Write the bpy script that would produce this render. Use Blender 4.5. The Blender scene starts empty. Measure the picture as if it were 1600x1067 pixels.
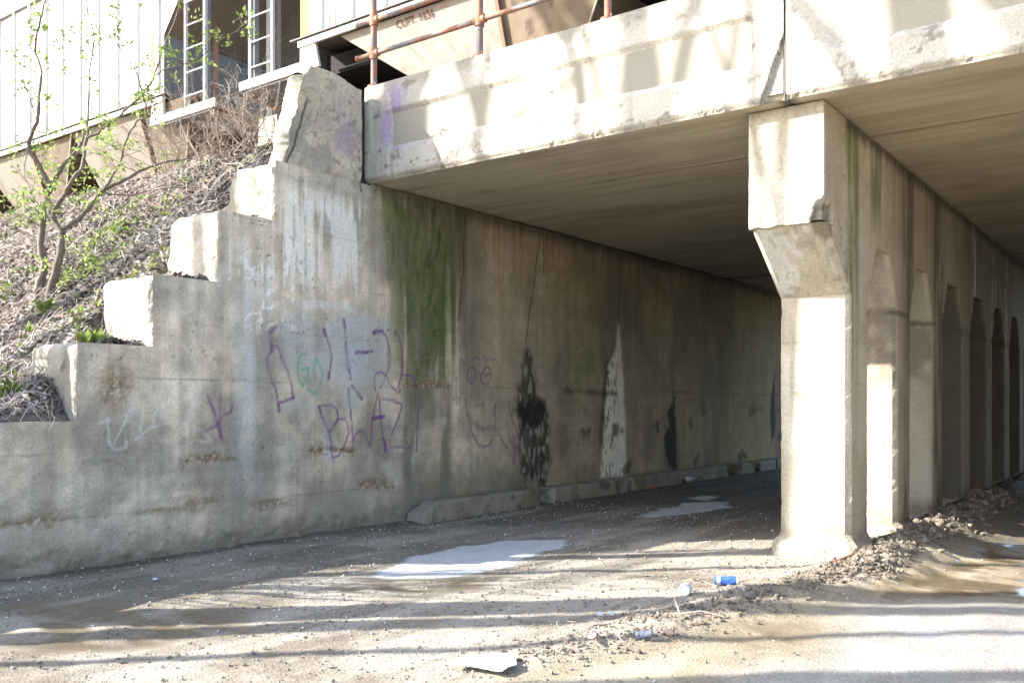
import bpy, math, random
import numpy as np
from mathutils import Vector, Matrix
R = math.radians
rnd = random.Random(7)
nr = np.random.default_rng(11)
S = bpy.context.scene

# ------------------------------------------------------------------ camera
F_PX = 1432.0; HOR = 632.0; CAMZ = 1.6
PSI = math.atan2(1057.0, 1432.0)
cp, sp = math.cos(PSI), math.sin(PSI)
cd = bpy.data.cameras.new('camera'); cam = bpy.data.objects.new('camera', cd); S.collection.objects.link(cam)
cam.location = (0, 0, CAMZ); cam.rotation_euler = (R(90), 0, PSI)
cd.sensor_width = 36; cd.lens = 36 * F_PX / 1600; cd.shift_y = (HOR - 533.5) / 1600
cd.clip_start = 0.05; cd.clip_end = 2000
S.camera = cam
# ------------------------------------------------------------------ light
SX, SY = 1.28, 1.19
SUN = Vector((SX, SY, -1.0)).normalized()
EL = math.asin(-SUN.z); AZ = math.atan2(-SUN.x, -SUN.y)      # azimuth of the sun, clockwise from +Y
w = bpy.data.worlds.new('World'); S.world = w; w.use_nodes = True
nt = w.node_tree; bg = nt.nodes['Background']; sky = nt.nodes.new('ShaderNodeTexSky')
sky.sky_type = 'NISHITA'; sky.sun_disc = False; sky.sun_elevation = EL; sky.sun_rotation = AZ % (2*math.pi)
sky.dust_density = 1.5; sky.air_density = 1.0
nt.links.new(sky.outputs[0], bg.inputs[0]); bg.inputs[1].default_value = 0.15
sd = bpy.data.lights.new('sun', 'SUN'); sun = bpy.data.objects.new('sun', sd); S.collection.objects.link(sun)
sd.energy = 4.3; sd.angle = R(0.53); sd.color = (1, .965, .90)
sun.rotation_euler = SUN.to_track_quat('-Z', 'Y').to_euler(); sun.location = (-12, -15, 20)
S.view_settings.view_transform = 'Standard'; S.view_settings.look = 'None'
S.view_settings.gamma = 1; S.view_settings.use_curve_mapping = False
S.view_settings.exposure = 2.2

# ------------------------------------------------------------------ measuring helpers
def ray(x, y):
    a = (x - 800) / F_PX
    return np.array([-sp + cp*a, cp + sp*a, (HOR - y) / F_PX])
O = np.array([0, 0, CAMZ])
def atY(x, y, Y):
    d = ray(x, y); return O + d * (Y / d[1])
def atX(x, y, X):
    d = ray(x, y); return O + d * (X / d[0])
def atZ(x, y, z=0.0):
    d = ray(x, y); return O + d * ((z - CAMZ) / d[2])
def atT(x, y, t): return O + ray(x, y) * t
XW = -8.6            # abutment wall plane
def wall(x, y):
    p = atX(x, y, XW); return p[1], p[2]

# ------------------------------------------------------------------ noise
def vn(p, seed=0):
    p = np.asarray(p, float); i = np.floor(p).astype(np.int64); f = p - i; f = f*f*(3-2*f)
    def h(dx, dy, dz):
        n = ((i[:, 0]+dx)*374761393 + (i[:, 1]+dy)*668265263 + (i[:, 2]+dz)*2147483647 + seed*1274126177) & 0xffffffff
        n = ((n ^ (n >> 13)) * 1274126177) & 0xffffffff
        n = ((n ^ (n >> 16)) * 2246822519) & 0xffffffff
        return ((n ^ (n >> 15)) & 0xffffff) / float(0xffffff)
    x, y, z = f[:, 0], f[:, 1], f[:, 2]
    a = h(0,0,0)*(1-x)+h(1,0,0)*x; b = h(0,1,0)*(1-x)+h(1,1,0)*x
    c = h(0,0,1)*(1-x)+h(1,0,1)*x; d = h(0,1,1)*(1-x)+h(1,1,1)*x
    return (a*(1-y)+b*y)*(1-z) + (c*(1-y)+d*y)*z
def fbm(p, s=1.0, o=4, seed=0):
    if np.isscalar(s): s = (s, s, s)
    q = np.asarray(p, float) * np.array(s); t = 0; a = .5; n = 0
    for k in range(o):
        t = t + a*vn(q + 17.3*k, seed+k); n += a; a *= .5; q = q*2.03
    return t / n
def ss(a, b, x):
    t = np.clip((x-a)/(b-a), 0, 1); return t*t*(3-2*t)
def box01(x, a, b, s): return ss(a-s, a+s, x) * (1-ss(b-s, b+s, x))
def mix(c, k, f):
    f = np.asarray(f)[:, None]; return c*(1-f) + np.array(k)*f
def segdist(px, py, pts):
    d = np.full(len(px), 1e9)
    for (ax, ay), (bx, by) in zip(pts[:-1], pts[1:]):
        vx, vy = bx-ax, by-ay; L = vx*vx+vy*vy+1e-12
        t = np.clip(((px-ax)*vx+(py-ay)*vy)/L, 0, 1)
        d = np.minimum(d, np.hypot(px-ax-t*vx, py-ay-t*vy))
    return d
def inpoly(px, py, pts):
    c = np.zeros(len(px), bool); n = len(pts)
    for k in range(n):
        ax, ay = pts[k]; bx, by = pts[(k+1) % n]
        m = ((ay > py) != (by > py)) & (px < (bx-ax)*(py-ay)/((by-ay) if by != ay else 1e-9)+ax)
        c ^= m
    return c
def polymask(px, py, pts, soft=.05):
    """1 inside, fading to 0 over soft outside/inside the outline"""
    d = segdist(px, py, list(pts)+[pts[0]]); s = np.where(inpoly(px, py, pts), d, -d)
    return ss(-soft, soft, s)

# ------------------------------------------------------------------ mesh helpers
class MB:
    def __init__(s): s.V = []; s.F = {}; s.n = 0; s.C = []; s.M = {}
    def add(s, V, F, col=None, mi=0):
        V = np.asarray(V, float).reshape(-1, 3)
        groups = F if isinstance(F, list) and len(F) and isinstance(F[0], np.ndarray) and F[0].ndim == 2 else None
        if groups is None:
            by = {}
            for f in F: by.setdefault(len(f), []).append(f)
            groups = [np.array(v) for v in by.values()]
        for g in groups:
            s.F.setdefault(g.shape[1], []).append(g + s.n)
            s.M.setdefault(g.shape[1], []).append(np.full(len(g), mi))
        s.V.append(V); s.n += len(V)
        if col is None: col = (1, 1, 1)
        c = np.asarray(col, float)
        s.C.append(np.tile(c, (len(V), 1)) if c.ndim == 1 else c)
        return s
    def box(s, lo, hi, col=None, mi=0):
        (a, b, c), (d, e, f) = lo, hi
        V = [(a,b,c),(d,b,c),(d,e,c),(a,e,c),(a,b,f),(d,b,f),(d,e,f),(a,e,f)]
        return s.add(V, [(0,3,2,1),(4,5,6,7),(0,1,5,4),(1,2,6,5),(2,3,7,6),(3,0,4,7)], col, mi)
    def obox(s, c, ax, ay, az, col=None, mi=0):
        c, ax, ay, az = map(lambda q: np.asarray(q, float), (c, ax, ay, az))
        V = [c+i*ax+j*ay+k*az for k in (-1, 1) for (i, j) in ((-1,-1),(1,-1),(1,1),(-1,1))]
        return s.add(V, [(0,3,2,1),(4,5,6,7),(0,1,5,4),(1,2,6,5),(2,3,7,6),(3,0,4,7)], col, mi)
    def tube(s, pts, rad, n=6, col=None, mi=0, cap=True):
        P = np.asarray(pts, float); m = len(P)
        r = np.full(m, rad, float) if np.isscalar(rad) else np.asarray(rad, float)
        T = np.gradient(P, axis=0); T /= np.linalg.norm(T, axis=1)[:, None]+1e-12
        up = np.array([0, 0, 1.]) if abs(T[0][2]) < .9 else np.array([1., 0, 0])
        V = []
        u = np.cross(T[0], up); u /= np.linalg.norm(u)
        a = np.arange(n)*2*np.pi/n
        for k in range(m):
            u = u - T[k]*np.dot(u, T[k]); u /= np.linalg.norm(u)+1e-12
            v = np.cross(T[k], u)
            V.append(P[k] + r[k]*(np.cos(a)[:, None]*u + np.sin(a)[:, None]*v))
        V = np.concatenate(V); F = []
        i = np.arange(n); j = (i+1) % n
        for k in range(m-1):
            F.append(np.stack([k*n+i, k*n+j, (k+1)*n+j, (k+1)*n+i], 1))
        G = [np.concatenate(F)]
        if cap: G += [np.array([list(range(n))[::-1]]), np.array([[(m-1)*n+q for q in range(n)]])]
        return s.add(V, G, col, mi)
    def cyl(s, p0, p1, r, n=16, col=None, mi=0): return s.tube([p0, p1], r, n, col, mi)
    def build(s, name, mat, parent=None, smooth=False, at=None):
        V = np.concatenate(s.V); C = np.concatenate(s.C)
        at0 = None
        if at is not None: at0 = np.array(at, float)
        elif parent is not None: at0 = np.array(parent_world(parent))
        if at0 is not None: V = V - at0
        me = bpy.data.meshes.new(name); me.vertices.add(len(V)); me.vertices.foreach_set('co', V.astype(np.float32).ravel())
        loops = []; starts = []; mi = []; st = 0
        for k, L in s.F.items():
            a = np.concatenate(L); loops.append(a.ravel()); starts.append(st + np.arange(len(a))*k); st += a.size
            mi.append(np.concatenate(s.M[k]))
        loops = np.concatenate(loops); starts = np.concatenate(starts); mi = np.concatenate(mi)
        me.loops.add(len(loops)); me.loops.foreach_set('vertex_index', loops.astype(np.int32))
        me.polygons.add(len(starts)); me.polygons.foreach_set('loop_start', starts.astype(np.int32))
        me.polygons.foreach_set('material_index', mi.astype(np.int32))
        me.update(calc_edges=True); me.validate()
        at_ = me.color_attributes.new('Col', 'FLOAT_COLOR', 'POINT')
        at_.data.foreach_set('color', np.concatenate([C, np.ones((len(C), 1))] if C.shape[1] == 3 else [C], 1).astype(np.float32).ravel())
        me.polygons.foreach_set('use_smooth', np.full(len(starts), smooth))
        for m_ in (mat if isinstance(mat, (list, tuple)) else [mat]): me.materials.append(m_)
        o = bpy.data.objects.new(name, me); S.collection.objects.link(o)
        if at is not None: o.location = at
        if parent is not None: o.parent = parent
        return o
_pw = {}
def parent_world(p):
    v = Vector((0, 0, 0))
    while p is not None: v = v + p.location; p = p.parent
    return v
def thing(name, label, cat, loc=(0, 0, 0), group=None):
    o = bpy.data.objects.new(name, None); S.collection.objects.link(o); o.location = loc
    o['label'] = label; o['category'] = cat
    if group: o['group'] = group
    o.empty_display_size = .2
    return o
def tag(o, label=None, cat=None, group=None, kind=None):
    if label: o['label'] = label
    if cat: o['category'] = cat
    if group: o['group'] = group
    if kind: o['kind'] = kind
    return o
def grid(U, W, f):
    """surface patch sampled on arrays U x W through f(u,w)->(N,3)"""
    u, v = np.meshgrid(U, W, indexing='ij'); P = f(u.ravel(), v.ravel())
    nu, nw = len(U), len(W); i = np.arange(nu-1)[:, None]*nw + np.arange(nw-1)[None, :]
    i = i.ravel(); return P, [np.stack([i, i+nw, i+nw+1, i+1], 1)]
def lin(a, b, res): return np.linspace(a, b, max(2, int(math.ceil(abs(b-a)/res))+1))
def rbox(mb, lo, hi, res, r=.03, amp=.006, seed=0, paint=None, faces='xXyYzZ', chip=0.0):
    """dense box with worn, noise-rounded edges"""
    lo = np.array(lo, float); hi = np.array(hi, float)
    def deform(P):
        n = fbm(P, 3.1, 3, seed); rr = r*(.5+1.0*n)
        if chip: rr = rr + chip*ss(.56, .74, fbm(P, 2.3, 3, seed+9))
        rr = rr[:, None]; C = np.clip(P, lo+rr, hi-rr); D = P-C; L = np.linalg.norm(D, axis=1)[:, None]
        Q = np.where(L > 1e-9, C + D/np.maximum(L, 1e-9)*np.minimum(L, rr), P)
        out = (P-(lo+hi)/2); out = out/(np.abs(out).max(1)[:, None]+1e-9)
        return Q + out*amp*((fbm(P, 9, 3, seed+3)-.5)*2)[:, None]
    for f in faces:
        a = 'xyz'.index(f.lower()); side = hi if f.isupper() else lo
        b, c = [(1, 2), (2, 0), (0, 1)][a]
        if not f.isupper(): b, c = c, b
        def fn(u, v, a=a, b=b, c=c, s_=side[a]):
            P = np.zeros((len(u), 3)); P[:, a] = s_; P[:, b] = u; P[:, c] = v; return P
        P, G = grid(lin(lo[b], hi[b], res), lin(lo[c], hi[c], res), fn)
        Q = deform(P)
        mb.add(Q, G, paint(P, a) if paint else None)
    return mb

# ------------------------------------------------------------------ materials
def pmat(name, col=(.5, .5, .5), rough=.8, metal=0.0, attr=False, nscale=20., namp=.15, bscale=60., bump=.15, bdist=.01,
         coarse=0.0, dust=None, spec=.35, trans=0.0, voro=None):
    m = bpy.data.materials.new(name); m.use_nodes = True; t = m.node_tree; N = t.nodes; L = t.links
    b = N['Principled BSDF']; b.inputs['Roughness'].default_value = rough; b.inputs['Metallic'].default_value = metal
    b.inputs['Specular IOR Level'].default_value = spec
    tc = N.new('ShaderNodeNewGeometry')
    def noise(s, d=4, rg=.6):
        n = N.new('ShaderNodeTexNoise'); n.inputs['Scale'].default_value = s; n.inputs['Detail'].default_value = d
        n.inputs['Roughness'].default_value = rg; L.new(tc.outputs['Position'], n.inputs['Vector']); return n.outputs['Fac']
    if attr:
        a = N.new('ShaderNodeAttribute'); a.attribute_name = 'Col'; src = a.outputs['Color']
    else:
        a = N.new('ShaderNodeRGB'); a.outputs[0].default_value = (*col, 1); src = a.outputs[0]
    def mulnoise(src, s, amp, d=4):
        mr = N.new('ShaderNodeMapRange'); L.new(noise(s, d), mr.inputs[0])
        mr.inputs[1].default_value = .25; mr.inputs[2].default_value = .75
        mr.inputs[3].default_value = 1-amp; mr.inputs[4].default_value = 1+amp
        vm = N.new('ShaderNodeVectorMath'); vm.operation = 'SCALE'
        L.new(src, vm.inputs[0]); L.new(mr.outputs[0], vm.inputs['Scale']); return vm.outputs[0]
    if namp: src = mulnoise(src, nscale, namp)
    if coarse: src = mulnoise(src, 2.2, coarse, 5)
    if dust:
        mx = N.new('ShaderNodeMix'); mx.data_type = 'RGBA'; cr = N.new('ShaderNodeMapRange')
        L.new(noise(dust[1], 6, .7), cr.inputs[0]); cr.inputs[1].default_value = dust[2]; cr.inputs[2].default_value = dust[2]+dust[3]
        L.new(cr.outputs[0], mx.inputs[0]); L.new(src, mx.inputs[6]); mx.inputs[7].default_value = (*dust[0], 1); src = mx.outputs[2]
    L.new(src, b.inputs['Base Color'])
    if bump:
        bn = N.new('ShaderNodeBump'); bn.inputs['Strength'].default_value = bump; bn.inputs['Distance'].default_value = bdist
        L.new(noise(bscale, 5, .65), bn.inputs['Height'])
        if voro:
            vo = N.new('ShaderNodeTexVoronoi'); vo.inputs['Scale'].default_value = voro[0]; L.new(tc.outputs['Position'], vo.inputs['Vector'])
            b2 = N.new('ShaderNodeBump'); b2.inputs['Strength'].default_value = voro[1]; b2.inputs['Distance'].default_value = .02; b2.invert = True
            L.new(vo.outputs['Distance'], b2.inputs['Height']); L.new(bn.outputs[0], b2.inputs['Normal']); L.new(b2.outputs[0], b.inputs['Normal'])
        else: L.new(bn.outputs[0], b.inputs['Normal'])
    if trans:
        tr = N.new('ShaderNodeBsdfTranslucent'); ms = N.new('ShaderNodeMixShader'); ms.inputs[0].default_value = trans
        L.new(src, tr.inputs[0]); L.new(b.outputs[0], ms.inputs[1]); L.new(tr.outputs[0], ms.inputs[2])
        L.new(ms.outputs[0], N['Material Output'].inputs[0])
    return m
M = {}
M['conc'] = pmat('painted_weathered_concrete', attr=True, rough=.9, nscale=38, namp=.2, bscale=45, bump=.7, bdist=.02, coarse=.1)
M['soffit'] = pmat('board_marked_concrete', attr=True, rough=.9, nscale=35, namp=.1, bscale=50, bump=.35)
M['ground'] = pmat('gravelly_mud', attr=True, rough=.75, nscale=60, namp=.42, bscale=55, bump=.8, bdist=.02, coarse=.1, spec=.3)
M['soil'] = pmat('embankment_soil', attr=True, rough=.95, nscale=40, namp=.4, bscale=50, bump=1, bdist=.04)
M['litter'] = pmat('leaf_litter', attr=True, rough=.85, nscale=60, namp=.2, bump=0)
M['bark'] = pmat('grey_brown_bark', (.16, .13, .105), .9, nscale=30, namp=.35, bscale=60, bump=.6, coarse=.2)
M['twig'] = pmat('dry_twigs', (.30, .245, .20), .9, nscale=10, namp=.35, bump=0)
M['leaf'] = pmat('spring_leaves', attr=True, rough=.6, nscale=8, namp=.2, bump=0, trans=.45)
M['carwhite'] = pmat('chalky_white_paint', (.62, .61, .58), .55, nscale=3, namp=.08, bump=.05, dust=((.30, .20, .13), 1.9, .56, .3))
M['carpart'] = pmat('weathered_car_paint', attr=True, rough=.7, nscale=6, namp=.16, bscale=20, bump=.1, dust=((.13, .075, .045), 4.5, .64, .1))
M['rustbits'] = pmat('rusty_steel', (.22, .12, .08), .85, nscale=12, namp=.35, bscale=40, bump=.3, dust=((.1, .06, .05), 6, .5, .2))
M['pipe'] = pmat('rust_red_pipe', attr=True, rough=.75, nscale=30, namp=.3, bscale=80, bump=.25)
M['dark'] = pmat('shade_black_steel', (.006, .0055, .005), .85, nscale=8, namp=.3, bump=.1)  # darkness under the cars put into this near-black colour
M['clod'] = pmat('dried_mud', attr=True, rough=.95, nscale=60, namp=.25, bscale=90, bump=.8)
M['stone'] = pmat('gravel_stones', attr=True, rough=.8, nscale=40, namp=.2, bump=.2)
M['ballast'] = pmat('track_ballast', (.2, .17, .15), .95, nscale=25, namp=.45, bscale=25, bump=1, bdist=.05)
M['metal'] = pmat('bare_aluminium', attr=True, rough=.35, metal=.7, nscale=20, namp=.1, bump=.1)
M['plain'] = pmat('faded_scrap', attr=True, rough=.7, nscale=20, namp=.15, bump=.2)

# ================================================================== GROUND
def ridge(X, Y):
    xr = np.interp(Y, [3.5, 5.3, 8.7, 13.3, 30], [-3.75, -3.15, -2.5, -2.38, -2.35])
    hh = np.interp(Y, [4.2, 5.2, 6.6, 8.7, 10, 14, 30], [0, .03, .08, .12, .19, .25, .25])
    wd = np.interp(Y, [4, 6.5, 9, 14, 30], [.35, .42, .40, .55, .7])
    d = (X-xr)/wd
    return hh*np.exp(-d*d*1.3), d
def ground_h(X, Y):
    P = np.stack([X, Y, 0*X], 1)
    h, d = ridge(X, Y)
    lump = fbm(P, 6.5, 4, 5)
    h = h*(.35+1.3*lump) + np.clip(h*4, 0, 1)*(.07*(fbm(P, 14, 3, 6)-.5) + .03*(fbm(P, 30, 2, 7)-.5))
    h = h + .035*(fbm(P, (3.2, .4, 1), 3, 45)-.5) + .012*(fbm(P, 1.1, 3, 8)-.5) + .006*(fbm(P, 12, 2, 9)-.5)
    h = h + .05*np.exp(-np.abs(X+8.55)/.18)*(Y > -2)*fbm(P, 3, 3, 31)      # dirt banked against the wall
    h = h - .05*ss(.4, 2.2, X+2.6)*(1-ss(14, 18, Y))
    return h
def gl(pts): return [tuple(atZ(x, y)[:2]) for x, y in pts]
PALE = [gl([(585, 901), (640, 872), (700, 858), (800, 845), (885, 843), (890, 850), (840, 862), (800, 880), (760, 893), (690, 902), (640, 903)]),
        gl([(985, 806), (1030, 795), (1075, 785), (1140, 784), (1135, 794), (1080, 801), (1010, 808)]),
        gl([(1075, 778), (1100, 774), (1125, 775), (1105, 782)]),
        gl([(1320, 945), (1450, 935), (1700, 940), (1800, 1100), (1300, 1150), (1150, 1080), (1200, 1040), (1290, 1030), (1330, 990)]),
        gl([(1200, 1075), (1280, 1045), (1380, 1060), (1400, 1120), (1150, 1130)])]
WET = [gl([(1330, 935), (1400, 905), (1500, 868), (1560, 842), (1700, 842), (1700, 930), (1500, 930), (1400, 945)]),
       gl([(1120, 1000), (1180, 978), (1240, 972), (1300, 985), (1230, 1005), (1150, 1015)]),
       gl([(0, 945), (160, 940), (330, 950), (400, 985), (250, 1010), (60, 1020), (-80, 990)]),
       gl([(560, 905), (700, 905), (820, 900), (760, 918), (640, 925), (520, 925)])]
def ground_c(X, Y):
    P = np.stack([X, Y, 0*X], 1); n = fbm(P, 1.3, 5, 40); f = fbm(P, 16, 3, 41); m = fbm(P, 5, 3, 42)
    c = np.tile(np.array([.32, .285, .235]), (len(X), 1))
    c = mix(c, (.19, .16, .12), ss(.42, .62, n)); c = mix(c, (.36, .325, .27), ss(.6, .8, f)*.45)
    h, d = ridge(X, Y)
    right = ss(-.2, .9, d)
    c = mix(c, (.235, .19, .125), right*.85); c = mix(c, (.30, .255, .185), right*ss(.45, .65, m)*.6)
    c = mix(c, (.13, .105, .08), ss(.04, .11, h)*.8)
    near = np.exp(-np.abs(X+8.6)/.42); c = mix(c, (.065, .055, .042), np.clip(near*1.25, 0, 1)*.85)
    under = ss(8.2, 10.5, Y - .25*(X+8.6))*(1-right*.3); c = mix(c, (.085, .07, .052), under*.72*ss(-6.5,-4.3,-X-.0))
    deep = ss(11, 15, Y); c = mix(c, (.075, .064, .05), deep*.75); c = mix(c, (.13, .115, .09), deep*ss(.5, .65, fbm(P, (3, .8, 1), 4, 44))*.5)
    rut = fbm(P, (4.5, .35, 1), 4, 45); c = mix(c, (.15, .125, .095), ss(.52, .66, rut)*.55*(1-right)); c = mix(c, (.40, .36, .29), ss(.56, .7, fbm(P, (3, .5, 1), 4, 46))*.4*(1-deep))
    q = P + (fbm(P, (1.4, 4, 1), 3, 50)-.5)[:, None]*np.array([.3, .14, 0]); q2 = q + (fbm(P, 14, 3, 52)-.5)[:, None]*.06
    wet = np.zeros(len(X)); pale = np.zeros(len(X))
    for k, pl in enumerate(WET): wet = np.maximum(wet, polymask(q2[:, 0], q2[:, 1], pl, .25)*ss(.3, .55, fbm(P, (2, 5, 1), 4, 55+k)))
    pale_c = np.zeros(len(X)); rim_c = np.zeros(len(X))
    for k in range(3):
        a_ = polymask(q2[:, 0], q2[:, 1], PALE[k], .05); pale_c = np.maximum(pale_c, a_); rim_c = np.maximum(rim_c, (polymask(q2[:, 0], q2[:, 1]+.0, PALE[k], .22) > .02)*(1-a_)*polymask(q[:, 0], q[:, 1], PALE[k], .35))
    for k, pl in enumerate(PALE): pale = np.maximum(pale, polymask(q2[:, 0], q2[:, 1], pl, .05 if k < 3 else .35)*(1 if k < 3 else .55+.3*ss(.4, .6, fbm(P, (1.2, 3, 1), 4, 57))))
    c = mix(c, (.10, .072, .042), wet*.75); rim = ss(.02, .4, pale)*(1-ss(.6, .95, pale)); c = mix(c, (.33, .33, .33), pale*.95); c = mix(c, (.47, .48, .49), pale_c*(.8+.2*ss(.4, .6, m))); c = mix(c, (.10, .085, .065), rim_c*.7)
    return c, wet, pale
gx = np.concatenate([[-200, -120, -70, -40, -25, -16, -12], lin(-10, -8.9, .15)[:-1], lin(-8.9, -1.0, .022)[:-1], lin(-1, 2.6, .06)[:-1], [2.6, 3.5, 5, 8, 12, 20, 40, 80, 200]])
gy = np.concatenate([[-200, -100, -50, -25, -12, -6], lin(-3, 2.4, .3)[:-1], lin(2.4, 10.5, .022)[:-1], lin(10.5, 16, .04)[:-1], lin(16, 30, .15)[:-1], [30, 34, 40, 60, 100, 200, 400]])
def gf(u, v):
    P = np.zeros((len(u), 3)); P[:, 0] = u; P[:, 1] = v
    m = (u > -10) & (u < 3) & (v > -3) & (v < 30)
    z = np.zeros(len(u)); z[m] = ground_h(u[m], v[m])
    # far side of the picture: ground falls away gently to the horizon
    P[:, 2] = z; return P
GP, GG = grid(gx, gy, gf)
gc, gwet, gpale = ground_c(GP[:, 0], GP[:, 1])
GP[:, 2] -= .012*gwet
gm = M['ground']; N_ = gm.node_tree.nodes; L_ = gm.node_tree.links
wa = N_.new('ShaderNodeAttribute'); wa.attribute_name = 'Wet'
mr = N_.new('ShaderNodeMapRange'); mr.inputs[3].default_value = .82; mr.inputs[4].default_value = .16
L_.new(wa.outputs['Fac'], mr.inputs[0]); L_.new(mr.outputs[0], N_['Principled BSDF'].inputs['Roughness'])
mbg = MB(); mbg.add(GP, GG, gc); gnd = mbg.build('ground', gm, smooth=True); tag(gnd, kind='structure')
wl = gnd.data.attributes.new('Wet', 'FLOAT', 'POINT'); wl.data.foreach_set('value', np.clip(gwet + .0*gpale, 0, 1).astype(np.float32))
for nd in [n for n in N_ if n.type == 'BUMP']:
    m2 = N_.new('ShaderNodeMapRange'); m2.inputs[3].default_value = .8; m2.inputs[4].default_value = .04
    L_.new(wa.outputs['Fac'], m2.inputs[0]); L_.new(m2.outputs[0], nd.inputs['Strength'])

# ---- loose stones and clods
def ico(sub=0):
    t = (1+5**.5)/2
    V = np.array([(-1,t,0),(1,t,0),(-1,-t,0),(1,-t,0),(0,-1,t),(0,1,t),(0,-1,-t),(0,1,-t),(t,0,-1),(t,0,1),(-t,0,-1),(-t,0,1)], float)
    V /= np.linalg.norm(V[0])
    F = np.array([(0,11,5),(0,5,1),(0,1,7),(0,7,10),(0,10,11),(1,5,9),(5,11,4),(11,10,2),(10,7,6),(7,1,8),(3,9,4),(3,4,2),(3,2,6),(3,6,8),(3,8,9),(4,9,5),(2,4,11),(6,2,10),(8,6,7),(9,8,1)])
    for _ in range(sub):
        V = list(map(tuple, V)); mid = {}; F2 = []
        def m(a, b):
            k = (min(a, b), max(a, b))
            if k not in mid:
                p = (np.array(V[a])+np.array(V[b])); p /= np.linalg.norm(p); mid[k] = len(V); V.append(tuple(p))
            return mid[k]
        for a, b, c in F:
            x, y, z = m(a, b), m(b, c), m(c, a); F2 += [(a,x,z),(b,y,x),(c,z,y),(x,y,z)]
        V = np.array(V); F = np.array(F2)
    return V, F
IV, IF = ico(0); JV, JF = ico(1)
def lumps(XY, sizes, cols, zfun, squash=.6, base=(IV, IF), jit=.35, sink=.3):
    V0, F0 = base; n = len(XY); k = len(V0)
    a = nr.uniform(0, 2*np.pi, n); sc = sizes[:, None]*nr.uniform(.65, 1.35, (n, 3)); sc[:, 2] *= squash
    V = V0[None]*(1+jit*(nr.random((n, k, 1))-.5)*2)*sc[:, None, :]
    ca, sa = np.cos(a)[:, None], np.sin(a)[:, None]
    X = V[:, :, 0]*ca - V[:, :, 1]*sa + XY[:, 0, None]; Y = V[:, :, 0]*sa + V[:, :, 1]*ca + XY[:, 1, None]
    Z = V[:, :, 2] + (zfun(XY[:, 0], XY[:, 1]) + sc[:, 2]*(1-sink))[:, None]
    P = np.stack([X, Y, Z], 2).reshape(-1, 3)
    F = (F0[None] + (np.arange(n)*k)[:, None, None]).reshape(-1, 3)
    return P, [F], np.repeat(cols, k, 0)
n = 46000
OV = np.array([(1,0,0),(-1,0,0),(0,1,0),(0,-1,0),(0,0,1),(0,0,-1)], float); OF = np.array([(0,2,4),(2,1,4),(1,3,4),(3,0,4),(2,0,5),(1,2,5),(3,1,5),(0,3,5)])
d_ = nr.uniform(2.6, 14, n)**1.0; XY = np.stack([nr.uniform(-8.55, -1, n), np.where(nr.random(n) < .82, nr.uniform(2.6, 12.5, n), 12.5+12*nr.random(n)**1.6)], 1)
keep = (np.abs(XY[:, 0]+8.3) < .45) | (nr.random(n) < .62); XY = XY[keep]
keep = ~((XY[:, 0] > -2.9) & (nr.random(len(XY)) < .8)); XY = XY[keep]
_, w1, p1 = ground_c(XY[:, 0], XY[:, 1]); XY = XY[(w1 < .3) & (p1 < .3)]
n = len(XY); br = nr.uniform(0, 1, (n, 1))
cols = np.array([.24, .21, .175])*(1-br) + np.array([.62, .58, .52])*br**4 + .0
g = MB(); g.add(*lumps(XY, .0045+.012*nr.random(n)**6, cols, ground_h, .7, (OV, OF))); tag(g.build('gravel', M['stone']), kind='stuff')
# clods along the mud ridge
n = 9500; Yc = np.concatenate([nr.uniform(4.6, 9, 4500), nr.uniform(8.5, 15.5, 5000)])
xr = np.interp(Yc, [3.5, 5.3, 8.7, 13.3, 30], [-3.75, -3.15, -2.5, -2.38, -2.35]); wd = np.interp(Yc, [4, 6.5, 9, 14, 30], [.32, .38, .30, .34, .5])
Xc = xr + nr.normal(0, .5, n)*wd; XY = np.stack([Xc, Yc], 1)
s = np.interp(Yc, [4.6, 8, 9.5, 16], [.42, .55, 1.0, 1.1])*(.005 + .034*nr.random(n)**6)
b_ = nr.random((n, 1)); cols = np.array([.10, .08, .06])*(1-b_)+np.array([.22, .18, .14])*b_
g = MB(); g.add(*lumps(XY, s, cols, ground_h, .8, (JV, JF), .32, .6)); tag(g.build('mud_clods', M['clod']), kind='stuff')
# dry stalks and twigs strewn over the ground
def strew(n, Xs, Ys, zf, L=(.05, .3), r=(.0012, .004), col=((.2, .15, .11), (.5, .42, .32)), lift=.03, bend=.25):
    g = MB()
    for k in range(n):
        x, y = Xs[k], Ys[k]; a = rnd.uniform(0, 6.28); l = rnd.uniform(*L)*(.4+.6*rnd.random()); pts = []
        m = 4; px, py = x, y
        for q in range(m):
            z = float(zf(np.array([px]), np.array([py]))[0]) + .006 + lift*rnd.random()*(q > 0); pts.append((px, py, z))
            a += rnd.uniform(-bend, bend)*2; px += math.cos(a)*l/m; py += math.sin(a)*l/m
        rr = rnd.uniform(*r); f = rnd.random(); c = np.array(col[0])*(1-f)+np.array(col[1])*f
        g.tube(pts, [rr, rr*.9, rr*.7, rr*.3], 4, c)
    return g
n = 420; Ys = nr.uniform(4.8, 9.3, n); Xs = np.interp(Ys, [3.5, 5.3, 8.7], [-3.75, -3.2, -2.9]) + nr.normal(-.15, .3, n)
g = strew(n, Xs, Ys, ground_h, (.04, .26), (.001, .003)); tag(g.build('dry_stalks', M['plain']), kind='stuff')

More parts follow.
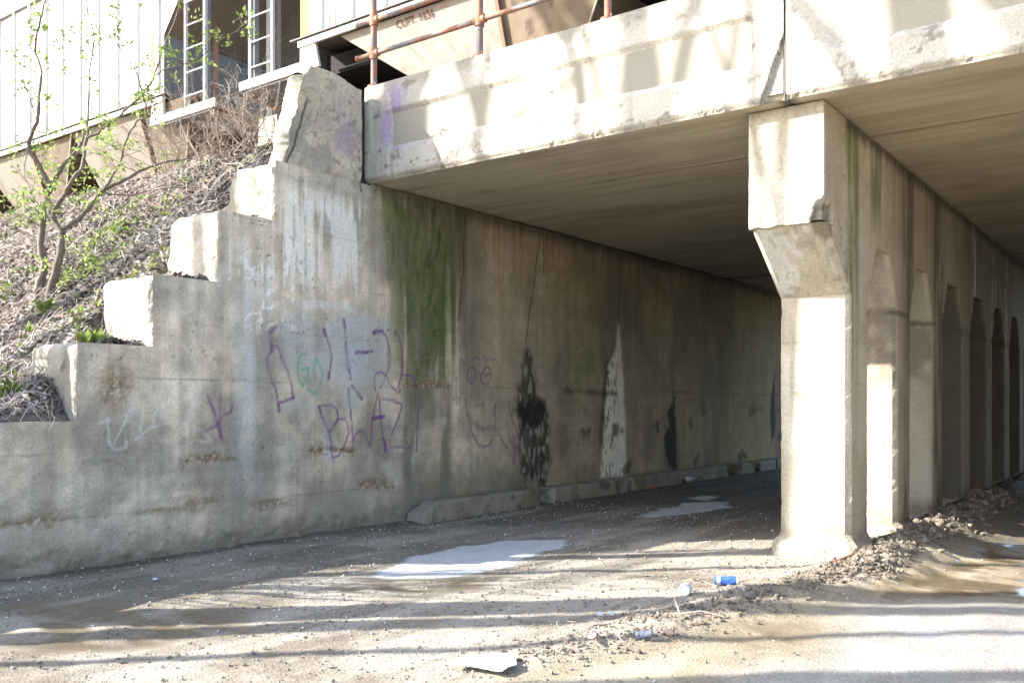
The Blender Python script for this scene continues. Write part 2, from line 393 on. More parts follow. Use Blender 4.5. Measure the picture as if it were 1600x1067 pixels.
# ================================================================== ABUTMENT AND WING WALL
STEP = [(4.61, 1.44), (5.41, 2.20), (6.20, 2.95), (6.99, 3.75)]       # Y where each lower block ends, its top
ZT = 4.49
G1 = lambda zx, zy: wall(400+zx/4.267, 480+zy/4.267)     # graffiti read off enlargements of the photograph
G2 = lambda zx, zy: wall(690+zx/3.81, 500+zy/3.81)
G3 = lambda zx, zy: wall(zx/2.223, 440+zy/2.223)
PUR = (.155, .06, .19); TEAL = (.06, .34, .27); WHT = (.55, .55, .53)
STROKES = []
def st(fn, pts, wdt, col, a): STROKES.append(([fn(*p) for p in pts], wdt, col, a))
for pts in ([(95,165),(105,290),(80,330),(75,400),(100,470),(135,550),(157,690)], [(105,255),(145,262),(175,330)], [(165,330),(215,430),(240,520),(250,610)],
            [(152,640),(200,625),(255,600)], [(455,155),(485,240),(507,330),(495,410),(485,470)], [(585,80),(592,160),(602,280),(618,380),(632,480)],
            [(600,380),(628,440)], [(640,520),(705,610)], [(670,303),(780,293)], [(783,180),(795,155),(845,158),(875,205),(892,290),(890,390),(870,450)],
            [(870,450),(895,520),(950,570),(965,555)], [(928,155),(945,190),(975,280),(975,420),(950,540)],
            [(420,665),(445,740),(485,830),(503,910),(508,1010)], [(420,660),(500,650),(540,680),(545,740),(495,825)], [(495,825),(550,745),(600,745),(618,830),(590,920),(555,985),(510,1005)],
            [(615,540),(630,700),(642,850),(645,985)], [(645,900),(665,845),(700,820),(735,850),(755,925)], [(765,920),(780,740),(800,640),(815,570)],
            [(825,600),(832,740),(850,870),(865,960)], [(785,740),(855,730)], [(800,560),(788,500),(800,440),(840,430),(865,460),(850,510),(825,540)],
            [(905,610),(975,650),(950,740),(905,850)], [(890,930),(1030,935)], [(860,880),(870,960)], [(985,450),(1050,460),(1080,540),(1080,700),(1070,960)],
            [(850,610),(900,620),(945,640)]):
    st(G1, pts, .017, PUR, .72)
for pts in ([(95,165),(130,130)], [(105,255),(110,290)], [(152,640),(158,690)], [(585,90),(590,130)], [(455,150),(462,185)], [(485,440),(485,470)], [(420,665),(430,690)],
            [(670,303),(740,300)], [(785,170),(840,160)], [(865,920),(865,960)], [(855,730),(790,738)], [(930,165),(925,185)], [(1015,925),(1030,945)], [(680,575),(705,610)], [(300,-300),(300,-299)]):
    st(G1, pts, .032, PUR, .65)
for pts in ([(330,310),(295,325),(280,400),(285,480),(310,525),(335,470)], [(305,415),(350,405),(350,470),(345,545)], [(345,545),(395,575),(430,520),(445,440),(425,380),(400,340),(388,400),(395,480)]):
    st(G1, pts, .02, TEAL, .6)
for pts in ([(120,235),(135,265),(160,235),(180,240),(200,220),(220,235)], [(245,215),(262,250),(280,225),(300,238),(325,230)],
            [(155,300),(150,340),(165,375),(190,375),(200,330),(190,285),(165,280),(155,300)], [(170,345),(192,350)], [(235,320),(232,360),(250,382),(280,375),(295,330),(285,280),(255,285),(240,310),(262,335),(290,315)],
            [(85,340),(88,500)], [(62,468),(105,465)], [(205,505),(250,510)], [(250,470),(250,540)], [(140,470),(155,560),(185,680),(215,735),(250,755),(290,740),(310,690),(318,620),(322,510)],
            [(305,560),(322,500)], [(150,560),(200,620),(260,650),(310,640),(350,650)], [(215,620),(218,655)], [(245,635),(248,670)], [(275,630),(278,665)],
            [(400,480),(410,560),(440,640),(465,720),(460,800)], [(330,650),(360,720),(390,760)], [(400,690),(440,760),(430,860)]):
    st(G2, pts, .02, PUR, .62)
st(G2, [(435, 700), (430, 840)], .06, PUR, .4)
for pts in ([(720,395),(745,460),(755,500),(770,545)], [(765,390),(762,460),(765,540)], [(705,520),(750,500),(775,465),(800,455),(808,430)]):
    st(G3, pts, .022, PUR, .68)
for pts in ([(590,255),(600,300),(590,390),(595,470)], [(590,255),(635,320),(620,270)], [(680,255),(665,320),(645,370)], [(570,330),(578,460)], [(530,500),(545,430),(560,470),(600,470)],
            [(610,330),(625,400),(640,440)], [(690,290),(680,380),(655,460),(665,470)], [(330,495),(380,480)], [(375,470),(380,560),(400,585),(440,575),(435,520)], [(400,560),(450,450),(465,430)],
            [(470,440),(430,500)], [(500,430),(490,520)], [(530,350),(520,400)], [(470,550),(520,510),(590,488),(650,492),(700,515),(735,555)], [(640,570),(680,550),(735,560)], [(690,400),(670,440),(655,480)]):
    st(G3, pts, .014, WHT, .5)
CRACKS = [[(845,362),(838,410),(835,440),(828,480),(822,540)], [(849,360),(850,430)], [(967,400),(967,505)], [(726,335),(724,420),(716,500)], [(560,270),(565,300)],
          [(1052,600),(1056,640)], [(1204,462),(1206,560)]]
CR = [[wall(*p) for p in c] for c in CRACKS]
wp = lambda L: [wall(*p) for p in L]
BLK1 = wp([(822,543),(815,560),(812,600),(806,625),(802,640),(812,655),(808,700),(812,745),(852,760),(860,720),(856,640),(850,625),(842,620),(838,590),(830,550)])
BLK1b = wp([(806,640),(812,628),(840,625),(850,632),(850,665),(815,668)])
WH2 = wp([(967,505),(962,545),(950,575),(946,640),(938,745),(978,745),(978,680),(974,600),(971,550)])
BK2 = wp([(965,520),(960,550),(946,570),(940,640),(936,700),(944,690),(950,620),(956,575),(970,570),(968,540)])
BLK3 = wp([(1056,618),(1048,632),(1042,648),(1046,668),(1036,680),(1044,730),(1058,734),(1058,680),(1054,640)])
BLK4 = wp([(1211,575),(1206,610),(1203,640),(1205,690),(1211,680)])
MOSS = wp([(590,285),(605,430),(618,560),(640,640),(700,600),(714,520),(722,430),(728,330)])
MOSSC = wp([(604,300),(610,420),(628,470),(652,590),(690,560),(706,470),(722,420),(722,336)])
def wall_paint(P, axis=0):
    Y, Z = P[:, 1], P[:, 2]; n = len(Y); q = P.copy(); q[:, 0] = 0
    b = fbm(q, 1.0, 5, 60); s1 = fbm(q, (0, 5.5, .45), 4, 61); s2 = fbm(q, (0, 16, .7), 3, 62); f = fbm(q, 14, 3, 63); brd = fbm(q, (0, .5, 11), 3, 64)
    c = np.tile(np.array([.585, .50, .39]), (n, 1)); mm = fbm(q, 3.2, 5, 160); mf = fbm(q, 9, 4, 161)
    c = mix(c, (.40, .365, .30), ss(.4, .7, b)); c = mix(c, (.54, .49, .40), ss(.5, .75, s1)*.6); c = mix(c, (.33, .30, .25), ss(.52, .75, s2)*.4)
    c = c*(.86+.28*brd)[:, None]*(.88+.24*ss(.3,.7,mm))[:, None]*(.88+.24*ss(.3,.7,mf))[:, None]*(.93+.14*ss(.3,.7,fbm(q, (0, 9, .35), 4, 163)))[:, None]
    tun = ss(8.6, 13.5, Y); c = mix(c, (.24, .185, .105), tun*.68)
    yy = lambda x: wall(x, 600)[0]
    qy = Y + .10*(s1-.5) ; w_ = fbm(q, (0, 7, 1.2), 4, 66); wd = fbm(q, (0, 20, 1.4), 4, 67)
    # pale blue-grey wash left of the graffiti, dark run beside it
    z = Z
    k = box01(qy, yy(362), yy(398), .05)*box01(z, .7, 2.9, .35)*(.4+.6*ss(.35, .6, w_)); c = mix(c, (.47, .50, .52), k*.8)
    k = box01(qy, yy(330), yy(430), .15)*box01(z, 1.9, 3.0, .3)*ss(.4, .65, w_); c = mix(c, (.46, .47, .47), k*.5)
    k = box01(qy, yy(398), yy(430), .06)*box01(z, .1, 2.9, .3)*(.5+.5*w_); c = mix(c, (.20, .19, .17), k*.6)
    k = box01(qy, yy(440), yy(612), .12)*box01(z, 1.55, 2.75, .12)*ss(.3, .6, fbm(q, 2.2, 4, 68)); c = mix(c, (.42, .44, .45), k*.75)
    k = box01(qy, yy(545), yy(600), .04)*box01(z, 1.85, 2.72, .05); c = mix(c, (.45, .48, .50), k*.55)
    k = box01(qy, yy(505), yy(518), .03)*box01(z, .9, 1.35, .1); c = mix(c, (.40, .45, .50), k*.5)
    # lime run from the pylon and steps
    k = box01(qy, yy(345), yy(430), .1)*box01(z, 2.75, 3.5, .15)*ss(.46, .6, wd); c = mix(c, (.66, .64, .60), k*.6)
    k = box01(qy, yy(425), yy(565), .12)*box01(z, 3.05, 4.2, .18)*ss(.40, .54, wd); c = mix(c, (.76, .74, .70), k*.8)
    k = box01(qy, yy(345), yy(470), .12)*box01(z, 2.5, 3.5, .15)
    dg = fbm(np.stack([q[:, 0], Y*1.0, Z - .35*Y], 1), (0, 3.0, 5.0), 4, 70); k = k*(1-ss(.01, .06, np.abs(dg-.5)))*ss(.40, .55, wd); c = mix(c, (.76, .75, .73), k*.9)
    k = box01(qy, yy(470), yy(560), .1)*(np.abs(Z - 2.83 - .16*(fbm(q, (0, 3, 0), 3, 71)-.5)) < .045+.08*(wd-.4)); c = mix(c, (.62, .62, .60), np.clip(k, 0, 1)*.6)
    k = (1-ss(.0, .35, np.abs(Y-yy(590))))*box01(z, 2.6, 3.7, .2)*ss(.5, .62, wd); c = mix(c, (.6, .6, .56), k*.6)
    k = box01(qy, yy(575), yy(600), .05)*box01(z, 1.0, 4.3, .2); c = mix(c, (.33, .26, .17), k*.35)
    # moss
    my = Y + .22*(s1-.5) + .12*(w_-.5); mz = Z + .5*(w_-.5)
    k = polymask(my, mz, MOSS, .16)*(.35+.65*ss(.32, .58, wd)); c = mix(c, (.125, .135, .055), k*.75)
    k = polymask(my, mz, MOSSC, .14)*(.4+.6*ss(.3, .55, w_)); c = mix(c, (.085, .11, .03), k*.85); c = mix(c, (.17, .175, .075), k*ss(.5, .66, fbm(q, (0, 13, 5), 4, 181))*.6); c = mix(c, (.028, .05, .012), k*ss(.52, .66, fbm(q, (0, 9, 3), 4, 182))*.6)
    k = box01(my, yy(690), yy(712), .06)*box01(z, 2.0, 3.9, .5)*ss(.35, .55, wd); c = mix(c, (.05, .10, .012), k*.6)
    k = box01(my, yy(600), yy(620), .08)*box01(z, 1.9, 4.2, .5)*ss(.45, .6, wd); c = mix(c, (.30, .30, .17), k*.5)
    k = box01(qy, yy(625), yy(705), .12)*(1-ss(1.3, 2.4, z))*(.4+.6*ss(.35, .6, w_)); c = mix(c, (.11, .11, .085), k*.72)
    k = box01(qy, yy(640), yy(830), .25)*(1-ss(.25, .9, z + .4*(w_-.5))); c = mix(c, (.085, .095, .05), k*.6)
    k = box01(qy, yy(728), yy(842), .06)*box01(z, 1.3, 4.5, .2); c = mix(c, (.36, .295, .205), k*.45)
    c = mix(c, (.16, .145, .12), ss(.50, .68, fbm(q, (0, 1.6, .9), 5, 162))*.5)
    k = ss(.55, .72, s2)*box01(Y, yy(728), yy(1210), .1)*ss(2.2, 4.4, Z); c = mix(c, (.30, .17, .09), k*.5)
    c = mix(c, (.36, .265, .12), ss(16, 22, Y)*.6)  # browner far end painted in to offset the cool sky light
    k = ss(.5, .72, fbm(q, (0, 1.1, .35), 4, 73))*ss(9, 10, Y); c = mix(c, (.13, .12, .10), k*.55)
    k = box01(my, yy(885), yy(935), .15)*box01(z, 1.9, 2.6, .2)*ss(.45, .65, fbm(q, 3, 4, 74)); c = mix(c, (.06, .18, .05), k*.45)
    k = box01(my, yy(1130), yy(1200), .4)*ss(.4, .65, w_)*box01(z, .9, 3.4, .5); c = mix(c, (.22, .21, .06), k*.4)
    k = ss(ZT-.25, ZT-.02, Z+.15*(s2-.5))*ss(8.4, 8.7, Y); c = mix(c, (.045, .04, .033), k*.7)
    k = box01(Y, yy(716), yy(730), .02)*ss(1.0, 2.0, Z); c = mix(c, (.10, .09, .06), k*.5)
    # formwork lifts
    for zl, a in ((.52, .35), (1.13, .25), (1.86, .45), (2.45, .2), (3.05, .2), (3.7, .2)):
        k = (1-ss(.0, .014, np.abs(Z-zl-.02*(fbm(q, (0, 1.2, 0), 2, 80)-.5))))*ss(.4, .6, fbm(q, (0, 1.6, 0), 3, int(zl*100))); c = mix(c, (.12, .105, .085), k*a*1.3)
    pit = rockpocket(q); c = mix(c, (.20, .125, .06), pit*.75)
    spk = vn(q*np.array([0, 48, 48]), 90); c = mix(c, (.55, .50, .42), pit*ss(.72, .9, spk)); c = mix(c, (.05, .045, .035), pit*(1-ss(.1, .3, spk))*.8)
    c = mix(c, (.48, .41, .31), (spk > .90)*(1-tun)*.45*ss(.4,.6,mm)); c = mix(c, (.09, .07, .05), (spk < .07)*.7*ss(.4,.6,1-mm))
    # damp foot of the wall
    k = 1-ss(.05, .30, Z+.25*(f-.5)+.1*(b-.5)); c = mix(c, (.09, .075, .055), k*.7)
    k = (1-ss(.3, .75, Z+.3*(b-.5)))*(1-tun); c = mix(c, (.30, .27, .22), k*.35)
    # leaks at cracks
    dq = (fbm(q, 9, 4, 75)-.5); py, pz = Y+.22*dq, Z+.2*(fbm(q, 7, 3, 76)-.5)
    halo = polymask(py, pz, wp([(798,560),(812,528),(835,518),(850,535),(862,600),(868,700),(800,700),(795,620)]), .12); c = mix(c, (.25, .24, .21), halo*.35)
    rg = fbm(q, (0, 22, 3.5), 4, 177); k = polymask(py+.05*(rg-.5), pz+.12*(rg-.5), BLK1, .08)*(.85+.15*ss(.35, .6, rg)); c = mix(c, (.028, .025, .021), k*.93); c = mix(c, (.36, .34, .30), k*ss(.50, .66, fbm(q, (0, 18, 7), 4, 77))*.75)
    k = polymask(py, pz, BLK1b, .09); c = mix(c, (.012, .011, .011), k*.93)
    k = polymask(Y+.1*dq, pz, BK2, .09); c = mix(c, (.035, .03, .025), k*.75)
    k = polymask(Y+.09*dq, Z, WH2, .07); c = mix(c, (.80, .77, .68), k*.95*(1-.9*ss(.56, .64, fbm(q, (0, 20, 6), 4, 78))*(1-.75*ss(yy(957), yy(968), Y))))
    k = polymask(Y+.1*dq, pz, BLK3, .07); c = mix(c, (.016, .015, .013), k*.93)
    k = polymask(Y+.1*dq, pz, BLK4, .06); c = mix(c, (.02, .018, .016), k*.9)
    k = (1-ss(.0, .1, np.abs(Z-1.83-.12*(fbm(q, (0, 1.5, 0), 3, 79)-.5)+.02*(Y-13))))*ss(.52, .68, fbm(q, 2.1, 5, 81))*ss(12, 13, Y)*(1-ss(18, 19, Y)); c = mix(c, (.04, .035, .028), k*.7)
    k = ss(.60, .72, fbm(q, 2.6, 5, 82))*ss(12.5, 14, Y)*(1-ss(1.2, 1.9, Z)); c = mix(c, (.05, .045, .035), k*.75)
    for cr in CR:
        ys = [p[0] for p in cr]; m = (Y > min(ys)-.3) & (Y < max(ys)+.3)
        if m.any():
            d = segdist((Y + .05*(fbm(q, (0, 5, 5), 3, 83)-.5))[m], Z[m], cr); k = np.zeros(n); k[m] = 1-ss(.004, .02, d); c = mix(c, (.03, .027, .022), k*.8)
    # spray paint
    for pts, wdt, col, a in STROKES:
        A = np.array(pts); m = (Y > A[:, 0].min()-.1) & (Y < A[:, 0].max()+.1) & (Z > A[:, 1].min()-.1) & (Z < A[:, 1].max()+.1)
        if m.any():
            d = segdist(Y[m], Z[m], pts); k = np.zeros(n)
            k[m] = (1-ss(wdt*.45, wdt*1.35, d))*(.72+.5*(f[m]-.3)); c = mix(c, col, np.clip(k, 0, 1)*min(1, a*1.15)*(.55+.6*ss(.3, .62, mf)))
    return c
def rockpocket(q):
    Y, Z = q[:, 1], q[:, 2]; n1 = fbm(q, (0, 2.2, 7), 4, 90); n2 = fbm(q, 12, 3, 91)
    k = (1-ss(.03, .14, np.abs(Z-.50+.05*np.sin(Y*2.1))))*ss(.42, .58, n1)*(Y < 9)
    k = np.maximum(k, (1-ss(.02, .10, np.abs(Z-1.02)))*ss(.55, .66, n1)*(Y < 9))
    k = np.maximum(k, (1-ss(.02, .10, np.abs(Z-1.88)))*ss(.50, .62, n1)*(Y > 9.2)*(Y < 14))
    k = np.maximum(k, (1-ss(.05, .28, Z))*ss(.46, .62, n1)*(Y < 8)*.9)
    k = np.maximum(k, (1-ss(.1, .28, np.hypot(Y-5.0, (Z-1.8)*.8)))*ss(.35, .55, n1))
    return np.clip(k*(.55+.8*(n2-.2)), 0, 1)
abut = thing('abutment_wall', 'stained concrete underpass wall stepping down leftwards, with green moss and purple graffiti', 'wall', (XW, 6, 0))
def face_fn(y, z):
    P = np.stack([np.full(len(y), XW), y, z], 1); q = P.copy(); q[:, 0] = 0
    P[:, 0] += .012*(fbm(q, 1.5, 4, 95)-.5)*2 - .035*rockpocket(q)*(fbm(q, 22, 2, 96)+.1) + .006*(fbm(q, 25, 2, 97)-.5)
    P[:, 0] -= .05*(1-ss(0, .4, z))*fbm(q, 5, 3, 98)
    return P
mb = MB()
def facepatch(ya, yb, zt, res):
    U = lin(ya, yb, res); W = lin(-.12, zt, res*1.1)
    P0, G = grid(U, W, lambda a, b: np.stack([np.full(len(a), XW), a, b], 1))
    P = face_fn(P0[:, 1], P0[:, 2])
    # worn free corners: pull the top / outer end back a little
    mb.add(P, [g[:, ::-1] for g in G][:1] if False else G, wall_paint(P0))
for (a, b_, zt) in ((-3, 2.6, 1.44), ): facepatch(a, b_, zt, .12)
facepatch(2.6, 4.61, 1.44, .02); facepatch(4.61, 5.41, 2.20, .018); facepatch(5.41, 6.20, 2.95, .018); facepatch(6.20, 6.99, 3.75, .018)
facepatch(6.99, 8.55, 4.46, .017); facepatch(8.55, 12.2, ZT, .017); facepatch(12.2, 17, ZT, .026); facepatch(17, 26.5, ZT, .05)
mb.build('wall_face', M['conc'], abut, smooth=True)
# the stepped blocks behind the face (tops, sunlit ends, back)
def block_paint(P, a):
    n1 = fbm(P, 1.6, 4, 100); c = np.tile(np.array([.42, .39, .33]), (len(P), 1)); c = mix(c, (.30, .27, .225), ss(.45, .7, n1))
    s_ = fbm(P, (5, 5, .6), 4, 101); c = mix(c, (.24, .21, .17), ss(.55, .75, s_)*.5); c = mix(c, (.10, .085, .06), ss(.64, .74, fbm(P, 6, 4, 102))*.6)
    return c
TH = .98
for k, (ya, yb, zt) in enumerate(((-3, 4.61, 1.44), (4.61, 5.45, 2.20), (5.41, 6.25, 2.95), (6.20, 7.05, 3.75), (6.99, 8.52, 4.46))):
    g = MB(); lo = (XW-TH, ya, -.2 if k == 0 else zt-1.3); hi = (XW-.002-.0007*k, yb, zt)
    rbox(g, lo, hi, .03 if k else .1, .075, .022, 110+k, block_paint, 'xyZ', chip=.16 if k in (1, 4) else .07)
    g.build('wall_block', M['conc'], abut, smooth=False)
# broken corner stones at the lowest block
def rock(mb, c, r, col, seed=0, sub=2, sq=(1, 1, 1), amp=.35):
    V, F = ico(sub); P = V*np.array(r)*np.array(sq); P = P*(1+amp*(fbm(V+seed*3.7, 1.6, 4, seed)-.5)*2)[:, None]
    mb.add(P+np.array(c), [F], col if np.asarray(col).ndim == 1 else col)

# ---- pylon (end post) above the joint
py = thing('parapet_end_post', 'cracked weathered concrete end post with purple paint, left of the railing', 'parapet post', (XW-.2, 7.9, 4.4))
g = MB()
y0, y1 = 7.02, 8.40
def post_fn(side):
    def fn(u, v):
        z = 4.38 + v*(5.78-4.38)
        q = np.stack([np.zeros(len(u)), u*1.5, z], 1)
        f0 = 7.10 + .24*(z-4.4) + .10*(fbm(q, 3, 4, 120)-.5) + .05*(fbm(q, 11, 3, 135)-.5)     # ragged leaning front end
        y = f0 + u*(y1-f0)
        top = 5.74 - .07*ss(.55, 1.0, u) - .16*(1-ss(0, .17, u))**1.5 + .03*(fbm(q*np.array([1, 1, 0]), 6, 3, 121)-.5)
        z = 4.38 + v*(top-4.38)
        x = np.full(len(u), XW-.02 if side else XW-.30) 
        q2 = np.stack([x, y, z], 1); x = x + .05*(fbm(q2, 2.5, 4, 122)-.5) + .02*(fbm(q2, 14, 3, 123)-.5) - .03*(1-ss(4.42, 4.6, z))
        cr = np.abs(y - (7.12 + .33*(z-4.5) + .10*(fbm(np.stack([0*z, 0*z, z], 1), (0, 0, 4), 3, 124)-.5)))
        if side: x = x - .0*(1-ss(.0, .03, cr))*(1-ss(5.25, 5.4, z))*ss(.3, .5, fbm(q2, (1, 1, 7), 2, 134))
        if side: x = x - .0*(y < (7.12 + .33*(z-4.5))) + .07*(fbm(q2, 6, 4, 133)-.5)*(1-ss(7.2, 7.75, y))
        return np.stack([x, y, z], 1)
    return fn
def post_paint(P):
    n1 = fbm(P, 2.2, 4, 125); c = np.tile(np.array([.42, .375, .30]), (len(P), 1))*(.75+.5*fbm(P, 7, 4, 136))[:, None]; c = mix(c, (.12, .10, .075), ss(.62, .72, fbm(P, 11, 3, 137))*.7); c = mix(c, (.27, .25, .21), ss(.45, .65, n1))
    c = mix(c, (.44, .38, .28), ss(.55, .7, fbm(P, 1.3, 3, 126))*.6)
    cell = np.abs(fbm(P, 5, 3, 127)-.5); c = mix(c, (.13, .115, .09), (1-ss(.006, .02, cell))*.6)
    k = ss(7.75, 8.0, P[:, 1])*(1-ss(8.42, 8.5, P[:, 1]))*box01(P[:, 2], 4.75, 5.55, .12)*ss(.42, .6, fbm(P, (5, 9, 2.0), 4, 128)); c = mix(c, (.30, .21, .33), k*.5)
    k = (1-ss(4.45, 4.75, P[:, 2]+.15*(n1-.5)))*ss(.4, .6, fbm(P, 4, 3, 129)); c = mix(c, (.55, .54, .50), k*.5)
    cr = np.abs(P[:, 1] - .10 - (7.12 + .33*(P[:, 2]-4.5) + .10*(fbm(np.stack([0*P[:, 2], 0*P[:, 2], P[:, 2]], 1), (0, 0, 4), 3, 124)-.5)))
    c = mix(c, (.03, .027, .022), (1-ss(.006, .028, cr))*.85*(1-ss(5.25, 5.4, P[:, 2])))
    c = mix(c, (.16, .14, .11), (P[:, 0] > XW-.3)*(1-ss(7.1, 7.3, P[:, 1]))*.3)
    return c
U = lin(0, 1, .014); W = lin(0, 1, .014)
P, G = grid(U, W, post_fn(True)); g.add(P, G, post_paint(P)); A = P.reshape(len(U), len(W), 3)
P2, G2_ = grid(U, W, post_fn(False)); g.add(P2, [q[:, ::-1] for q in G2_], post_paint(P2)); B = P2.reshape(len(U), len(W), 3)
def bridge_strip(mb, a, b_, paint, k=14):
    T = np.linspace(0, 1, k); Pn = a[:, None]*(1-T)[None, :, None] + b_[:, None]*T[None, :, None]; 
    n_, m_ = Pn.shape[:2]; Pf = Pn.reshape(-1, 3); bow = np.tile(np.sin(T*np.pi), n_)
    i = (np.arange(n_-1)[:, None]*m_ + np.arange(m_-1)[None]).ravel(); return Pf, [np.stack([i, i+1, i+m_+1, i+m_], 1)], bow
Pf, Gf, bow = bridge_strip(g, A[:, -1], B[:, -1], None); Pf[:, 2] += .05*bow + .02*(fbm(Pf, 9, 3, 130)-.5)*bow; g.add(Pf, Gf, post_paint(Pf))
Pf, Gf, bow = bridge_strip(g, A[0], B[0], None); Pf[:, 1] -= (.05+.06*(fbm(Pf, 4, 3, 131)-.5))*bow; g.add(Pf, Gf, post_paint(Pf))
Pf, Gf, bow = bridge_strip(g, A[-1], B[-1], None); g.add(Pf, Gf, post_paint(Pf))
g.build('end_post_body', M['conc'], py, smooth=False)
MB().box((XW-.45, 8.36, 4.40), (XW-.14, 8.95, 5.60), (.05, .045, .04)).build('joint_filler', M['conc'], py)

# ================================================================== BRIDGE SPANS
YF = 8.55; ZB = 4.50; ZTOP = 5.76
def span(name, label, x0, x1, panels, seed, spall=None, paintx=None, res=.022):
    t = thing(name, label, 'bridge span', ((x0+x1)/2, YF, ZB))
    def dy(X, Z):
        q = np.stack([X, 0*X, Z], 1)
        d = np.zeros(len(X))
        for a, b_ in panels:
            m = ss(a-.02, a+.16, X)*(1-ss(b_-.02, b_+.005, X))*ss(4.85, 4.93, Z)*(1-ss(5.33, 5.41, Z)); d += .055*m
        d += .035*(1-ss(4.5, 4.57, Z))                                # drip bevel
        d += .012*(fbm(q, 2, 4, seed)-.5) + .005*(fbm(q, 18, 3, seed+1)-.5)
        d += .02*ss(.62, .72, fbm(q, 10, 3, seed+2))*(1-ss(4.5, 4.62, Z))
        if spall is not None:
            sx, dirn = spall
            dd = (sx-X)*dirn; wv = .22*np.clip(1-(Z-4.5)/.62, 0, 1)**.8 + .05*(fbm(q, 7, 3, seed+3)-.5)
            d += .07*(1-ss(wv-.03, wv+.01, dd))*(Z < 5.15)*(.6+.8*fbm(q, 14, 3, seed+4))
        return d
    def paint(P, zdir=True):
        q = P.copy(); X, Z = P[:, 0], P[:, 2]
        c = np.tile(np.array([.50, .465, .40]), (len(P), 1)); n1 = fbm(q, 1.2, 4, seed+5); c = mix(c, (.42, .385, .33), ss(.45, .7, n1)*.8)
        c = mix(c, (.24, .215, .18), ss(.56, .74, fbm(q, (8, 1, .7), 4, seed+6))*.5)
        c = mix(c, (.22, .20, .17), ss(5.5, 5.76, Z + .2*(fbm(q, 7, 4, seed+7)-.5))*.55)
        c = mix(c, (.12, .10, .075), ss(.68, .76, fbm(q, 9, 3, seed+8))*.6)
        c = mix(c, (.16, .13, .09), (1-ss(4.5, 4.60, Z + .1*(fbm(q, 7, 3, seed+9)-.5)))*.55)
        cell = np.abs(fbm(q, (2.2, 1, 4), 3, seed+10)-.5); c = mix(c, (.15, .13, .10), (1-ss(.003, .012, cell))*(1-ss(4.6, 4.95, Z))*.7)
        if paintx is not None:
            xa, xb = paintx; k = box01(X, xa, xb, .06)*box01(Z, 4.95, 5.68, .15)*ss(.40, .58, fbm(q, (7, 1, 2.5), 4, seed+11)); c = mix(c, (.27, .17, .38), k*.6)
        if spall is not None:
            sx, dirn = spall; dd = (sx-X)*dirn; wv = .22*np.clip(1-(Z-4.5)/.62, 0, 1)**.8 + .05*(fbm(np.stack([X, 0*X, Z], 1), 7, 3, seed+3)-.5)
            k = (1-ss(wv-.01, wv+.02, dd))*(Z < 5.15); c = mix(c, (.42, .38, .32), k*.8); c = mix(c, (.12, .10, .07), k*ss(.56, .66, fbm(q, 16, 3, seed+12))*.9)
            c = mix(c, (.05, .04, .03), ((dd > wv) & (dd < wv+.022) & (Z < 4.98))*.55)
        return c
    g = MB(); U = lin(x0, x1, res) if x1 < -1 else np.concatenate([lin(x0, -1, res)[:-1], lin(-1, x1, .12)]); W = lin(ZB, ZTOP, res)
    P, G = grid(U, W, lambda a, b_: np.stack([a, YF + dy(a, b_), b_], 1)); c = paint(P); g.add(P, G, c)
    tp = MB()
    # worn top of the parapet
    P, G = grid(U, lin(0, .42, .03), lambda a, b_: np.stack([a, YF + b_ + dy(a, np.full(len(a), ZTOP)), ZTOP - .02*(1-ss(0, .05, b_)) + .014*(fbm(np.stack([a, b_, 0*a], 1), 8, 4, seed+13)-.4) + 0*b_], 1))
    P[:, 2] = np.where(P[:, 1] < YF+.035, ZTOP, P[:, 2]); g.add(P, G, paint(P))
    # ends and back
    g.box((x0, YF+.03, ZB), (x0+.004, YF+.42, ZTOP-.01), (.3, .28, .24)); g.box((x1-.004, YF+.03, ZB), (x1, YF+.42, ZTOP-.01), (.3, .28, .24))
    g.box((x0+.01, YF+.418, ZB+.3), (x1-.01, YF+.425, ZTOP-.01), (.3, .28, .24))
    g.build('fascia_girder', M['conc'], t, smooth=False)
    # soffit with board marks
    def sofp(P):
        q = P.copy(); c = np.tile(np.array([.50, .44, .34]), (len(P), 1))
        n1 = fbm(q, (.35, 5, 1), 4, seed+20); n2 = fbm(q, (.8, 14, 1), 3, seed+21)
        c = mix(c, (.36, .31, .23), ss(.4, .68, n1)*.7); c = mix(c, (.48, .43, .34), ss(.55, .75, n2)*.35)
        c = mix(c, (.26, .22, .17), ss(.5, .75, fbm(q, (.9, 1.3, 1), 4, seed+22))*.5)
        for yj in (9.15, 10.35, 11.7, 13.3, 15.4, 17.7, 20.3, 23.2):
            kk = (1-ss(.006, .02, np.abs(P[:, 1]-yj-.03*(fbm(q, (1.3, 0, 0), 3, seed+23)-.5))))*ss(.38, .5, fbm(q, (.7, 0, 0), 3, int(yj*10))); c = mix(c, (.06, .045, .03), kk*.8)
            c = c*(1-.03*(P[:, 1] > yj))[:, None]
        c = mix(c, (.05, .045, .035), (1-ss(.02, .12, np.abs(P[:, 0]-x0)))*.8 + 0); c = mix(c, (.05, .045, .035), (1-ss(.02, .10, np.abs(P[:, 0]-x1)))*.8)
        c = mix(c, (.45, .42, .36), ss(.6, .68, fbm(q, (2.2, 10, 1), 3, seed+24))*(1-ss(8.9, 9.3, P[:, 1]))*.6)
        return c
    g = MB(); xs = lin(x0, min(x1, 0), .03); xs = xs if x1 <= 0 else np.concatenate([xs[:-1], lin(0, x1, .3)])
    ys = np.concatenate([lin(YF+.034, 12.5, .022)[:-1], lin(12.5, 20, .06)[:-1], lin(20, 26.5, .3)])
